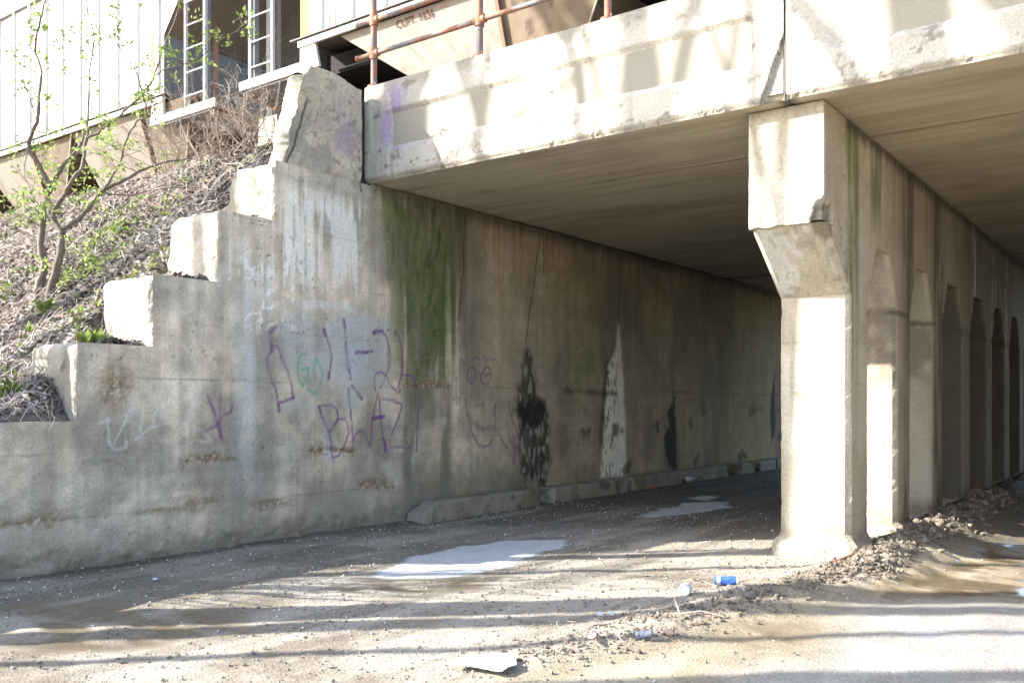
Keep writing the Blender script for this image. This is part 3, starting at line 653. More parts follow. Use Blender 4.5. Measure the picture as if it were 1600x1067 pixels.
    def sf(a, b_):
        q = np.stack([a, b_, 0*a], 1); z = np.full(len(a), ZB) + .012*(fbm(q, (.5, 9, 1), 3, seed+25)-.5)
        for yj in (9.15, 11.7, 15.4, 20.3): z = z + .012*(b_ > yj) + .012*(1-ss(.0, .02, np.abs(b_-yj)))
        return np.stack([a, b_, z], 1)
    P, G = grid(xs, ys, sf); g.add(P, [q[:, ::-1] for q in G], sofp(P))
    g.box((x0+.02, YF+.43, ZB+.12), (x1-.02, 26.5, 5.55), (.3, .27, .22))
    g.box((x0+.02, YF+.05, ZB+.08), (x1-.02, YF+.41, ZTOP-.1), (.3, .27, .22))
    g.build('deck_slab', M['soffit'], t, smooth=False)
    return t
XJ = -3.09
span('bridge_span', 'long concrete span between graffiti wall and pier, with two recessed fascia panels', XW-.12, XJ-.012, [(-8.38, -6.13), (-5.80, -3.42)], 200, (XJ-.012, 1), (-8.42, -7.85))
span('bridge_span', 'concrete bridge span right of the pier, over the puddled road', XJ+.012, 3.4, [(-2.72, 1.8)], 260, None, None)

# ================================================================== PIER
PX0, PX1 = -3.53, -2.78
pier = thing('bridge_pier', 'row of square concrete columns under one long beam, front column white in sun', 'bridge pier', (-3.15, 9.6, 0))
def pier_paint(P):
    X, Y, Z = P.T; q = P.copy(); c = np.tile(np.array([.50, .45, .365]), (len(P), 1))
    n1 = fbm(q, 1.2, 4, 300); c = mix(c, (.40, .35, .27), ss(.45, .7, n1)); c = mix(c, (.24, .20, .15), ss(.55, .75, fbm(q, (6, 6, .5), 4, 301))*.5)
    side = ss(PX1-.03, PX1-.005, X)
    wv = fbm(q, (3, 11, .8), 4, 302); ys = Y + .18*(fbm(q, (2, 4, .5), 3, 303)-.5)
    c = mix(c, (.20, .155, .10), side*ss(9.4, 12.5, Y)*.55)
    c = mix(c, (.40, .31, .20), side*box01(ys, 8.7, 9.35, .1)*ss(2.6, 3.4, Z)*.5)
    c = mix(c, (.12, .14, .035), side*box01(ys, 9.45, 9.85, .1)*(.35+.65*ss(.4, .58, wv))*ss(.6, 2.4, Z)*.75)
    c = mix(c, (.10, .12, .035), side*box01(ys, 10.35, 10.9, .12)*ss(.42, .6, wv)*ss(3.3, 3.9, Z)*.7)
    c = mix(c, (.075, .065, .05), side*box01(ys, 11.75, 12.3, .12)*(.4+.6*ss(.4, .6, wv))*.8)
    c = mix(c, (.06, .052, .04), side*box01(ys, 13.3, 14.1, .15)*(.3+.7*ss(.4, .6, wv))*.8)
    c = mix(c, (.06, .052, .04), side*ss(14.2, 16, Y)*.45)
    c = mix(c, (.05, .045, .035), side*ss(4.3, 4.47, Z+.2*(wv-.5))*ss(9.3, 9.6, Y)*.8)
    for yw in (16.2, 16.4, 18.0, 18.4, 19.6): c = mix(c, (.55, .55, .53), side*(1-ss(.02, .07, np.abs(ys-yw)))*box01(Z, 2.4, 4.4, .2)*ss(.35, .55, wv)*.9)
    bk = (1-side)*ss(13.0, 15.5, Y); c = mix(c, (.07, .06, .048), bk*.9)  # shade deep in the underpass painted onto the column fronts
    c = mix(c, (.22, .19, .15), (1-side)*ss(11, 11.3, Y)*(1-ss(14, 15, Y))*ss(.3, .55, fbm(q, 2.5, 4, 311))*ss(1.7, 2.0, Z)*(1-.7*ss(2.7, 2.8, Z))*.9)  # upper fronts behind the first column darkened, painting in the deck's shadow
    # lime crazing on the front of the cap
    fr = (1-ss(8.76, 8.80, Y))
    cell = np.abs(fbm(q, 5.5, 3, 305)-.5); reg = ss(-3.22, -2.98, X + .25*(4.0-Z)*.4)*box01(Z, 3.35, 4.25, .1)
    c = mix(c, (.62, .66, .72), fr*reg*(1-ss(.008, .035, cell))*.9); c = mix(c, (.50, .53, .57), fr*reg*.35)
    cor = (Z < 3.34)*(Z > 2.74)*(Y < 9.55); c = mix(c, (.62, .61, .58), cor*ss(.56, .64, fbm(q, (7, 3, 2), 3, 306))*.8)
    c = mix(c, (.10, .09, .07), (1-ss(.004, .014, np.abs(fbm(q, 4, 3, 307)-.5)))*.35*(Y < 9.6))
    # rough broken patch on the cap's lower right corner
    d = np.hypot((X-PX1)*1.0, (Z-3.34)*.7)+ .1*(fbm(q, 8, 3, 308)-.5); c = mix(c, (.20, .165, .12), (Y < 9.0)*(1-ss(.12, .17, d))*.85)
    c = mix(c, (.07, .055, .04), (1-ss(.01, .05, np.abs(Z-2.70+.05*(fbm(q, 5, 3, 312)-.5))))*ss(.35, .5, fbm(q, 3, 3, 310))*.75*(Y > 10.5))
    for zl in (.45, .9, 1.35, 1.8, 2.25): c = mix(c, (.15, .125, .09), (1-ss(.003, .012, np.abs(Z-zl-.008)))*ss(.35, .6, fbm(q, 3, 3, int(zl*50)))*.3)
    c = mix(c, (.17, .135, .10), (1-ss(.1, .45, Z+.35*(fbm(q, 6, 4, 309)-.5)))*.7)
    return c
g = MB()
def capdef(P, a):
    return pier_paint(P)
def capbox(lo, hi, res, faces):
    gg = MB(); rbox(gg, lo, hi, res, .012, .006, 320, capdef, faces)
    V = np.concatenate(gg.V); C = np.concatenate(gg.C)
    d = np.hypot(V[:, 0]-PX1, (V[:, 2]-3.34)*.7)+.1*(fbm(V, 8, 3, 308)-.5); k = (V[:, 1] < 9.0)*(1-ss(.10, .17, d))
    V[:, 1] += k*.07*(V[:, 1] < 8.85); V[:, 0] -= k*.045*(.5+fbm(V, 14, 3, 331)); V[:, 2] += k*.03*(V[:, 2] < 3.4)
    k2 = (V[:, 1] < 8.8)*(V[:, 2] < 3.42)*(fbm(V, (9, 1, 5), 3, 332)-.5); V[:, 2] += .035*k2*(V[:, 2] < 3.36)
    g.add(V, [np.concatenate(gg.F[4])], C)
capbox((PX0, 8.75, 3.34), (PX1, 12, ZB-.008), .022, 'xXyz'); 
capbox((PX0+.002, 12, 3.34), (PX1-.002, 26.2, ZB-.008), .06, 'xXYz')
g.box((PX0+.03, 8.95, ZB-.02), (PX1-.03, 26.1, ZB-.006), (.06, .05, .04))
g.build('cap_beam', M['conc'], pier, smooth=False)
def column(i, ya):
    yb = ya+.66; res = .028 if i < 3 else .07; c = .055; z0 = -.1; z1 = 3.345
    Z = np.unique(np.concatenate([lin(z0, 2.73, res), lin(2.73, z1, res)]))
    g = MB(); per = []
    rings = []
    def ring(z):
        e = max(0, (z-2.73)/(3.34-2.73)); f_ = (.80 if i == 0 else .36)*e; bk = .36*e
        x0, x1, y0_, y1_ = PX0+.004, PX1-.004, ya-f_, yb+bk
        cc = c
        pts = [(x0+cc, y0_), (x1-cc, y0_), (x1, y0_+cc), (x1, y1_-cc), (x1-cc, y1_), (x0+cc, y1_), (x0, y1_-cc), (x0, y0_+cc)]
        out = []
        for a_, b_ in zip(pts, pts[1:]+pts[:1]):
            n_ = max(2, int(math.hypot(PX1-PX0 if abs(a_[1]-b_[1]) < 1e-6 else (.66 if abs(a_[0]-b_[0]) < 1e-6 else cc), 0)/res))
            for k in range(n_): out.append((a_[0]+(b_[0]-a_[0])*k/n_, a_[1]+(b_[1]-a_[1])*k/n_, z))
        return np.array(out)
    Rg = np.array([ring(z) for z in Z]); m = Rg.shape[1]; P0 = Rg.reshape(-1, 3)
    cx, cy = (PX0+PX1)/2, (ya+yb)/2; dr = P0[:, :2]-np.array([cx, cy]); nn = dr/(np.linalg.norm(dr, axis=1)[:, None]+1e-9)
    P = P0.copy(); amp = .006*(fbm(P0, 3, 4, 340)-.5)*2 + .006*(fbm(P0, 22, 2, 341)-.5)
    base = (1-ss(.08, .26 if i == 0 else .2, P0[:, 2]+.14*(fbm(P0, 5, 3, 342)-.5)))*(.05+.13*fbm(P0, 6, 4, 343))
    base += (P0[:, 2] < 0)*.02
    amp = amp + base - .02*ss(.6, .7, fbm(P0, 7, 3, 344))*ss(.0, .1, np.abs(P0[:, 0]-cx)-.28)*ss(.0, .1, np.abs(P0[:, 1]-cy)-.24)
    P[:, :2] += nn*amp[:, None]
    k = np.arange(len(Z)-1)[:, None]*m; i_ = np.arange(m)[None]; j_ = (np.arange(m)+1) % m
    F = np.stack([(k+i_), (k+j_[None]), (k+m+j_[None]), (k+m+i_)], 2).reshape(-1, 4)
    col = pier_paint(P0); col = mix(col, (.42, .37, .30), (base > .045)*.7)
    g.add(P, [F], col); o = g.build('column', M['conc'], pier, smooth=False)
    if i > 0: pass
    return o
PITCH = 1.93
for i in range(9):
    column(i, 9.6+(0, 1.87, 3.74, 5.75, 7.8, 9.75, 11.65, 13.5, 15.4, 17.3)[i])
# right abutment, out of the frame but closing the far road
ra = thing('abutment_wall', 'plain concrete wall closing the right hand road of the underpass', 'wall', (3.1, 8, 0))
MB().box((2.9, 7.0, -.2), (3.9, 26.5, ZB-.01), (.34, .3, .24)).build('wall_block', M['conc'], ra)
MB().box((3.9, 8.6, -.2), (30, 9.4, 5.6), (.34, .3, .24)).build('wing_wall', M['conc'], ra)

# ================================================================== CURB STONES
cur = [(9.2, 11.95, .27, 'long grey curb block with a sloping near end, nearest of its row'),
       (12.35, 14.8, .25, 'curb block behind the first gap, below the white streak stain'),
       (15.0, 17.15, .25, 'curb block with a pale end, beside the black leak stain'),
       (17.2, 19.4, .24, 'dull curb block just before the short ones at the far end'),
       (19.9, 20.9, .24, 'short tan curb block, first of the far broken ones'),
       (21.2, 22.3, .24, 'short tan curb block in the middle of the far broken ones'),
       (22.35, 23.6, .24, 'short tan curb block, farthest one seen left of the white column')]
def curb_paint(P, a):
    c = np.tile(np.array([.26, .235, .185]), (len(P), 1)); c = mix(c, (.19, .165, .12), ss(.42, .6, fbm(P, 1.7, 4, 360)))
    return mix(c, (.07, .06, .045), ss(.58, .7, fbm(P, 5, 4, 361))*.7)
for k, (a, b_, h, lab) in enumerate(cur):
    g = MB(); rbox(g, (XW+.0, a, -.12), (XW+.34+.012*rnd.uniform(-1, 1), b_, h), .035, .03, .008, 370+k, curb_paint, 'XyYZ', chip=.05)
    V = np.concatenate(g.V)
    if k == 0:   # bevelled end
        for q in range(len(g.V)):
            v = g.V[q]; m = (v[:, 1] < a+.35); v[:, 2] -= m*(a+.35-v[:, 1])*.42*(v[:, 2] > .05)
    o = g.build('curb_stone', M['conc'], None, at=((XW+.17), (a+b_)/2, 0)); tag(o, lab, 'curb stone', 'curb stones along the wall')

# ================================================================== EMBANKMENT, BALLAST
def emb_z(X, Y):
    q = np.stack([X, Y, 0*X], 1)
    base = np.interp(Y, [-60, -3, 4.1, 8.7, 9.4, 200], [1.3, 1.35, 1.50, 5.38, 5.55, 5.55])
    base = base + .22*(fbm(q, .8, 4, 400)-.5)*(1-ss(8.6, 9.3, Y)) + .05*(fbm(q, 5, 3, 401)-.5)
    tops = np.where(Y < 4.72, 1.44, np.where(Y < 5.52, 2.2, np.where(Y < 6.31, 2.95, np.where(Y < 7.10, 3.75, 4.46))))
    over = ss(-9.75, -9.35, X)
    on = np.minimum(base, tops + np.where(Y < 4.72, .42*(1-ss(-9.2, -8.66, X))*ss(2.0, 4.0, Y), .015) - .12*ss(-8.75, -8.66, X))
    on = np.where(Y > 7.1, np.where(X > -9.15, tops-.3, base), on)
    return base*(1-over) + on*over
ex = np.concatenate([[-90, -60, -45, -36], lin(-32, -15, .16)[:-1], lin(-15, -9.9, .06)[:-1], lin(-9.9, -8.66, .03)])
ey = np.concatenate([[-60, -30, -15, -6], lin(-3, 3, .3)[:-1], lin(3, 9.6, .055)])
P, G = grid(ex, ey, lambda a, b_: np.stack([a, b_, emb_z(a, b_)], 1))
c = np.tile(np.array([.20, .155, .13]), (len(P), 1)); c = mix(c, (.09, .07, .055), ss(.45, .65, fbm(P, 3, 4, 402))); c = mix(c, (.10, .13, .04), ss(.6, .7, fbm(P, 1.3, 4, 403))*.5)
g = MB(); g.add(P, G, c); g.box((-90, -60, -.2), (XW-.9, 3, 1.0), (.1, .08, .06)); tag(g.build('embankment', M['soil'], smooth=True), kind='structure')
g = MB(); P, G = grid(lin(-90, 40, .5), lin(9.4, 26.5, .4), lambda a, b_: np.stack([a, b_, np.interp(b_, [9.4, 10.2, 13.4, 14.2, 26.5], [5.54, 5.66, 5.66, 5.55, 5.55]) + .05*(fbm(np.stack([a, b_, 0*a], 1), 3, 3, 405)-.5)], 1))
g.add(P, G); tag(g.build('ballast', M['ballast'], smooth=True), kind='structure')
g = MB(); g.box((-90, 9.6, -.2), (XW-1.0, 26.4, 5.4)); tag(g.build('railway_fill', M['ballast']), kind='structure')

# leaf litter
def inst(n, X, Y, zf, size, cols, upl=.02):
    a = nr.uniform(0, 6.283, n); tl = nr.normal(0, .45, (n, 2)); L = size*nr.uniform(.6, 1.3, n); Wd = L*nr.uniform(.4, .7, n)
    z = zf(X, Y) + nr.uniform(.002, upl, n)
    ca, sa = np.cos(a), np.sin(a)
    ux = np.stack([ca, sa, tl[:, 0]], 1)*L[:, None]/2; vx = np.stack([-sa, ca, tl[:, 1]], 1)*Wd[:, None]/2
    C = np.stack([X, Y, z], 1); cur_ = np.stack([0*L, 0*L, L*.18*nr.normal(0, 1, n)], 1)
    V = np.stack([C-ux, C-.15*ux-vx+cur_, C+ux, C-.15*ux+vx+cur_], 1).reshape(-1, 3)
    F = (np.arange(n)*4)[:, None]+np.arange(4)[None]
    return V, [np.concatenate([F[:, [0, 1, 2]], F[:, [0, 2, 3]]])], np.repeat(cols, 4, 0)
n = 34000; Y = nr.uniform(3.4, 9.3, n); X = -8.8 - 16*nr.random(n)**1.5
X = np.where((Y > 7.0) & (X > -9.7), X-1, X)
pal = np.array([(.38, .335, .31), (.29, .25, .225), (.50, .455, .42), (.17, .14, .125), (.52, .46, .40)])
cl_ = fbm(np.stack([X, Y, 0*X], 1), 1.6, 4, 410); cols = pal[nr.integers(0, 5, n)]*nr.uniform(.7, 1.15, (n, 1))*(.42+.75*ss(.35, .62, cl_))[:, None]
g = MB(); g.add(*inst(n, X, Y, emb_z, .075, cols, .05)); tag(g.build('leaf_litter', M['litter']), kind='stuff')
n = 2600; Y = nr.uniform(3.6, 9.2, n); X = -8.95 - 13*nr.random(n)**1.3; X = np.where((Y > 7.0) & (X > -9.7), X-1, X)
g = strew(n, X, Y, emb_z, (.2, 1.1), (.002, .006), ((.17, .14, .12), (.55, .49, .44)), .14, .35); tag(g.build('fallen_twigs', M['plain']), kind='stuff')
n = 420; Y = nr.uniform(3.3, 4.7, n); X = nr.uniform(-10.6, -8.72, n)
g = strew(n, X, Y, emb_z, (.15, .8), (.002, .006), ((.12, .09, .07), (.5, .44, .38)), .16, .3); tag(g.build('fallen_twigs', M['plain']), kind='stuff')
# green ground sprouts
def sprouts(n, X, Y, zf, h):
    a = nr.uniform(0, 6.283, (n, 6)); V = []; F = []; C = []
    k = 0; g = MB()
    base = np.stack([X, Y, zf(X, Y)], 1)
    for q in range(6):
        d = np.stack([np.cos(a[:, q]), np.sin(a[:, q]), nr.uniform(.8, 2.2, n)], 1); d /= np.linalg.norm(d, axis=1)[:, None]
        l = (h*nr.uniform(.4, 1, n))[:, None]; s_ = np.stack([-d[:, 1], d[:, 0], 0*X], 1); s_ /= np.linalg.norm(s_, axis=1)[:, None]
        w_ = l*.16; V = np.stack([base-s_*w_*.3, base+s_*w_*.3, base+d*l*.6+s_*w_, base+d*l, base+d*l*.6-s_*w_], 1).reshape(-1, 3)
        i = (np.arange(n)*5)[:, None]; F = np.concatenate([i+np.array([[0, 1, 2]]), i+np.array([[0, 2, 4]]), i+np.array([[4, 2, 3]])])
        col = np.array([.15, .20, .05])*nr.uniform(.7, 1.5, (n, 1)); g.add(V, [F], np.repeat(col, 5, 0))
    return g
n = 420; cl = nr.random((26, 2)); ci = nr.integers(0, 26, n)
Y = 3.8+5.2*cl[ci, 1] + nr.normal(0, .16, n); X = -9.1-9*cl[ci, 0]**1.4 + nr.normal(0, .25, n); Y = np.clip(Y, 3.4, 9.2); X = np.where((Y > 7.0) & (X > -9.7), X-1, X); X = np.minimum(X, -8.85)
tag(sprouts(n, X, Y, emb_z, .13).build('green_sprouts', M['leaf']), kind='stuff')
def leafy_plant(x, y, Y, h, lab):
    p = atY(x, y, Y); z = float(emb_z(np.array([p[0]]), np.array([p[1]]))[0])
    o = sprouts(9, p[0]+nr.normal(0, .05, 9), p[1]+nr.normal(0, .05, 9), emb_z, h).build('green_plant', M['leaf'], at=(p[0], p[1], z)); tag(o, lab, 'plant')
leafy_plant(142, 510, 5.0, .22, 'bright green strappy sprout at the soil edge above the second lowest wall step')
leafy_plant(8, 640, 4.3, .22, 'bright green sprout on the bank at the left edge just above the low wall')
leafy_plant(70, 515, 5.6, .18, 'tuft of green blades at the foot of the leafy sapling trunks')

# ================================================================== TREES
LEAFC = np.array([(.22, .31, .07), (.30, .37, .11), (.18, .26, .07), (.36, .42, .15)])
def leaves_at(mb, pts, n, spread, size):
    pts = np.asarray(pts); m = len(pts)*n; C = np.repeat(pts, n, 0) + nr.normal(0, spread, (m, 3))*np.array([1, 1, .8])
    d = nr.normal(0, 1, (m, 3)); d[:, 2] += .3; d /= np.linalg.norm(d, axis=1)[:, None]; s_ = np.cross(d, nr.normal(0, 1, (m, 3))); s_ /= np.linalg.norm(s_, axis=1)[:, None]
    L = (size*nr.uniform(.5, 1.2, m))[:, None]; nrm = np.cross(d, s_)
    V = np.stack([C, C+d*L*.35+s_*L*.28+nrm*L*.06, C+d*L, C+d*L*.35-s_*L*.28+nrm*L*.06], 1).reshape(-1, 3)
    i = (np.arange(m)*4)[:, None]; F = np.concatenate([i+np.array([[0, 1, 2]]), i+np.array([[0, 2, 3]])])
    col = LEAFC[nr.integers(0, 4, m)]*nr.uniform(.8, 1.3, (m, 1)); mb.add(V, [F], np.repeat(col, 4, 0))
def poly3(pts, t0, wander=.25, seed=0):
    r_ = random.Random(seed); out = []; t = t0
    for k, (x, y) in enumerate(pts):
        out.append(atT(x, y, t)); t += r_.uniform(-wander, wander)
    return np.array(out)
def smooth_path(P, k=4):
    P = np.asarray(P); out = []
    for i in range(len(P)-1):
        a = P[max(i-1, 0)]; b = P[i]; c = P[i+1]; d = P[min(i+2, len(P)-1)]
        for q in range(k):
            t = q/k; out.append(.5*((2*b)+(-a+c)*t+(2*a-5*b+4*c-d)*t*t+(-a+3*b-3*c+d)*t**3))
    out.append(P[-1]); return np.array(out)
def sapling(lab, stems, base, t0):
    """stems: (pixel polyline, start radius, end radius, leafy weight)"""
    p0 = atT(base[0], base[1], t0); T = thing('young_tree', lab, 'tree', tuple(p0))
    wood = MB(); lv = MB(); tw = MB()
    for k, (pts, r0, r1, lf) in enumerate(stems):
        Q = smooth_path(poly3(pts, t0, .16, k*7+3)); Q = Q + nr.normal(0, .006, Q.shape)
        if k > 0:   # join the branch to the nearest point already built
            allp = np.concatenate(_paths); j = np.argmin(np.linalg.norm(allp-Q[0], axis=1)); off = allp[j]-Q[0]
            Q = Q + off*np.linspace(1, 0, len(Q))[:, None]**1.5
            _paths.append(Q)
        else: _paths = [Q]
        rr = np.linspace(r0, r1, len(Q))*(1+.12*nr.normal(0, 1, len(Q))); wood.tube(Q, np.maximum(rr, .002), 7)
        if lf:
            L = 0
            for q in range(2, len(Q)):
                if rnd.random() < lf*1.15:
                    d = np.array([rnd.gauss(0, 1), rnd.gauss(0, 1), rnd.gauss(.4, .8)]); d /= np.linalg.norm(d); l = rnd.uniform(.08, .34)
                    e1 = Q[q]+d*l*.5; e2 = e1+(d+np.array([rnd.gauss(0, .4), rnd.gauss(0, .4), .2]))*l*.5
                    wood.tube([Q[q], e1, e2], [.0035, .0028, .0015], 4)
                    leaves_at(lv, [e2, e1*.4+e2*.6], 6, .035, .066)
    wood.build('trunk', M['bark'], T, smooth=True)
    if tw.n: tw.build('twigs', M['twig'], T)
    if lv.n: lv.build('leaves', M['leaf'], T)
    return T
sapling('crooked young tree with sparse new green leaves, standing left on the littered slope', [
    ([(45,512),(60,450),(69,415),(64,382),(69,325),(79,295)], .055, .038, .1),
    ([(79,295),(65,262),(49,241),(45,225),(57,192),(63,150),(64,105),(55,75),(64,30),(73,-10),(80,-60)], .032, .008, .5),
    ([(79,295),(90,279),(105,255),(129,228),(134,205),(139,180),(139,120),(147,60),(138,20),(128,-30)], .028, .006, .5),
    ([(57,192),(40,140),(35,110),(48,60),(75,10),(95,-40)], .009, .003, .5), ([(64,105),(85,95),(110,85),(140,60),(165,30)], .007, .003, .55),
    ([(60,420),(30,440),(10,455),(-20,450)], .008, .003, .8), ([(66,360),(40,350),(20,330),(0,315)], .008, .003, .8), ([(48,235),(40,270),(50,300),(60,320)], .006, .002, .9)],
    (45, 512), 12.1)
sapling('forked young tree with smooth grey stems and green leaves, right of the crooked one', [
    ([(72,483),(80,450),(87,424),(94,390),(96,367)], .052, .045, .05),
    ([(96,367),(86,348),(82,331),(102,301),(114,280),(129,259),(133,225),(138,200)], .035, .02, .35),
    ([(98,363),(126,343),(144,322),(159,301),(192,283),(228,265),(261,253),(300,248)], .038, .008, .25),
    ([(159,301),(180,276),(195,246),(204,210),(216,189),(237,177),(245,160)], .02, .005, .5),
    ([(216,189),(214,162),(210,138),(204,111),(183,78),(177,60),(192,24),(204,-15)], .011, .004, .45),
    ([(138,205),(160,194),(180,180),(213,153),(240,120),(255,75),(276,24),(284,-10)], .018, .006, .35),
    ([(240,118),(258,105),(294,97),(315,87),(339,66),(369,48),(390,30)], .009, .003, .9),
    ([(162,310),(210,312),(255,301),(300,295),(360,307),(399,286),(440,262)], .011, .003, .15),
    ([(144,322),(150,350),(165,380),(175,400)], .007, .003, .9), ([(87,424),(115,415),(140,400),(170,392)], .008, .003, .9),
    ([(80,450),(110,440),(150,445),(190,455),(215,470),(255,481),(276,490),(300,488)], .010, .003, .8), ([(255,481),(300,495),(339,515)], .005, .002, .7),
    ([(215,470),(205,450),(190,435),(180,430)], .005, .002, 1), ([(215,470),(225,490),(232,505)], .005, .002, 1), ([(82,331),(60,320),(40,330)], .006, .002, .8),
    ([(195,246),(180,235),(170,225)], .005, .002, .9)],
    (72, 483), 11.6)
# bare brush by the trucks
def brush(lab, centre, n, reach, seed):
    r_ = random.Random(seed); T = thing('bare_shrub', lab, 'shrub', tuple(centre), 'leafless brush beside the railcar'); g = MB()
    def grow(p, d, l, r, lev):
        pts = [p]; q = p
        for k in range(4):
            d = d + np.array([r_.gauss(0, .28), r_.gauss(0, .28), r_.gauss(0.02, .25)]); d = d/np.linalg.norm(d); q = q + d*l/4; pts.append(q)
        g.tube(pts, np.linspace(r, r*.45, 5), 4)
        if lev > 0:
            for b in range(r_.choice((2, 3, 3))):
                k = r_.randint(1, 4); e = d + np.array([r_.gauss(0, .8), r_.gauss(0, .8), r_.gauss(.1, .6)]); e /= np.linalg.norm(e)
                grow(pts[k], e, l*r_.uniform(.5, .8), r*.6, lev-1)
    for k in range(n):
        a = r_.uniform(0, 6.28); d = np.array([math.cos(a)*.8, math.sin(a)*.4, r_.uniform(.3, 1.3)]); grow(np.array(centre)+np.array([r_.gauss(0, .2), r_.gauss(0, .1), 0]), d/np.linalg.norm(d), reach*r_.uniform(.6, 1), .010, 3)
    g.build('twigs', M['twig'], T); return T
for k, (x, y, lab) in enumerate(((268, 275, 'tangled bare shrub in front of the coil springs, left end of the brush'), (325, 268, 'dense leafless shrub under the ladders, middle of the brush'), (392, 262, 'bare shrub arching over the coupler, left of the topmost step'))):
    p = atY(x, y, 8.75); p[2] = float(emb_z(np.array([min(p[0], -9.9)]), np.array([8.75]))[0]); p[0] = min(p[0], -9.9)
    brush(lab, p, 20, .95, 50+k)
# tall bare trees standing behind the camera on the left bank: their shadows cross the scene
def bare_tree(base, h, r, lean, seed, lab, dens=1.0):
    r_ = random.Random(seed); T = thing('bare_tree', lab, 'tree', base, 'bare trees behind the viewpoint'); g = MB(); tr = MB()
    def grow(p, d, l, r, lev, mb):
        pts = [p]; q = p; dd = d; m = 6
        for k in range(m):
            wq = .035 if lev == 4 else .10; dd = dd + np.array([r_.gauss(0, wq), r_.gauss(0, wq), r_.gauss(.02, .05)]); dd = dd/np.linalg.norm(dd); q = q + dd*l/m; pts.append(q)
        mb.tube(pts, np.linspace(r, r*(.62 if lev == 4 else .5 if lev else .3), m+1), 6)
        if lev > 0 and r > .01:
            for b in range({4: 6, 3: 2, 2: 2, 1: 1}[lev]):
                k = r_.randint(3, m); e = dd + np.array([r_.gauss(0, .42), r_.gauss(0, .42), r_.gauss(.1, .3)]); e /= np.linalg.norm(e)
                grow(pts[k], e, l*r_.uniform(.38, .6), r*r_.uniform(.35, .6), lev-1, g)
    d = np.array([lean[0], lean[1], 1.]); grow(np.array(base, float), d/np.linalg.norm(d), h, r, 4, tr)
    tr.build('trunk', M['bark'], T, smooth=True); g.build('branches', M['bark'], T)
for k, (x, y, hh) in enumerate(((-10.3, 2.0, 3.0),)):  # thicket added out of view to shade the pale road patch
    r_ = random.Random(300+k); T = thing('bare_shrub', 'unseen bare thicket added on the low bank to shade the road', 'shrub', (x, y, 1.4)); g = MB()
    for q in range(46):
        a = r_.uniform(0, 6.28); d = np.array([math.cos(a)*.42, math.sin(a)*.42, 1.]); d /= np.linalg.norm(d); p = np.array([x, y, 1.35]); pts = [p]
        for w_ in range(7): d = d + np.array([r_.gauss(0, .13), r_.gauss(0, .13), .02]); d /= np.linalg.norm(d); p = p + d*hh/7; pts.append(p)
        g.tube(pts, np.linspace(.022, .006, 8), 4)
        for w_ in range(9):
            j = r_.randint(2, 7); e = d + np.array([r_.gauss(0, .8), r_.gauss(0, .8), r_.gauss(0, .4)]); e /= np.linalg.norm(e); l = r_.uniform(.3, .8)
            g.tube([pts[j], pts[j]+e*l*.5, pts[j]+e*l+np.array([r_.gauss(0, .08), 0, .05])], [.009, .007, .003], 4)
    g.build('twigs', M['twig'], T)
def under(x, z, by, dist=0):  # base of a vertical trunk whose shadow falls on fascia abscissa x
    k = (YF-by)/SY; return (x-k*SX, by, 1.2)
BT = [(-1.35, 1.4, .27, 15, (.03, .02)), (-7.2, 2.0, .20, 15, (-.04, .02)), (-6.1, .8, .11, 15, (.04, 0)), (-8.2, 1.2, .10, 14, (.02, .01)),
      (-4.8, 1.8, .15, 15, (.03, 0)), (-5.5, 2.6, .06, 13, (.06, .0)), (-4.3, 2.8, .075, 13, (-.02, .0)), (-3.7, 1.0, .085, 14, (.06, 0)), (-.4, -.6, .17, 16, (.02, .02)), (.6, -1.2, .07, 15, (-.04, .0)),
      (1.7, -2.2, .16, 17, (.02, 0)), (3.7, -4, .17, 19, (0, 0)), (-9.6, 2, .10, 14, (.02, .03))]
for k, (x, by, r, h, ln) in enumerate(BT):
    b = under(x, 5, by); bare_tree((b[0], b[1], 0 if b[0] > XW else 1.2), h, r, ln, 90+k, 'tall bare tree standing on the bank behind the viewpoint', .62 if r > .12 and k else .34)

# ================================================================== RAILING
def pipe_col(P): 
    n1 = fbm(P, 7, 4, 500); c = np.tile(np.array([.28, .14, .095]), (len(P), 1)); c = mix(c, (.17, .17, .18), ss(.42, .56, n1)); return c
rl = thing('pipe_railing', 'rusty two rail pipe railing standing on the concrete parapet', 'railing', (-6, 8.72, ZTOP))
YR = 8.64
for x in [-8.64+1.78*k for k in range(7)]:
    g = MB(); zz = lin(ZTOP-.01, 7.15, .05); P_ = np.stack([np.full(len(zz), x), np.full(len(zz), YR), zz], 1); g.tube(P_, .041, 14)
    g.C = [pipe_col(g.V[0])*np.array([1.1, .9, .85])]; o = g.build('post', M['pipe'], rl, smooth=True)
    f = MB(); f.cyl((x, YR, ZTOP-.012), (x, YR, ZTOP+.03), .085, 18, (.26, .12, .08)); f.cyl((x+.06, YR-.03, ZTOP+.02), (x+.06, YR-.03, ZTOP+.065), .012, 8, (.2, .1, .08)); f.cyl((x-.06, YR-.03, ZTOP+.02), (x-.06, YR-.03, ZTOP+.05), .012, 8, (.2, .1, .08))
    f.build('base_flange', M['pipe'], o)
    for z in (6.22, 6.66, 7.1):
        f = MB(); f.cyl((x, YR, z-.075), (x, YR, z+.075), .056, 14, (.30, .14, .09)); f.cyl((x-.085, YR, z), (x+.085, YR, z), .047, 14, (.30, .14, .09))
        f.build('pipe_fitting', M['pipe'], o, smooth=False)
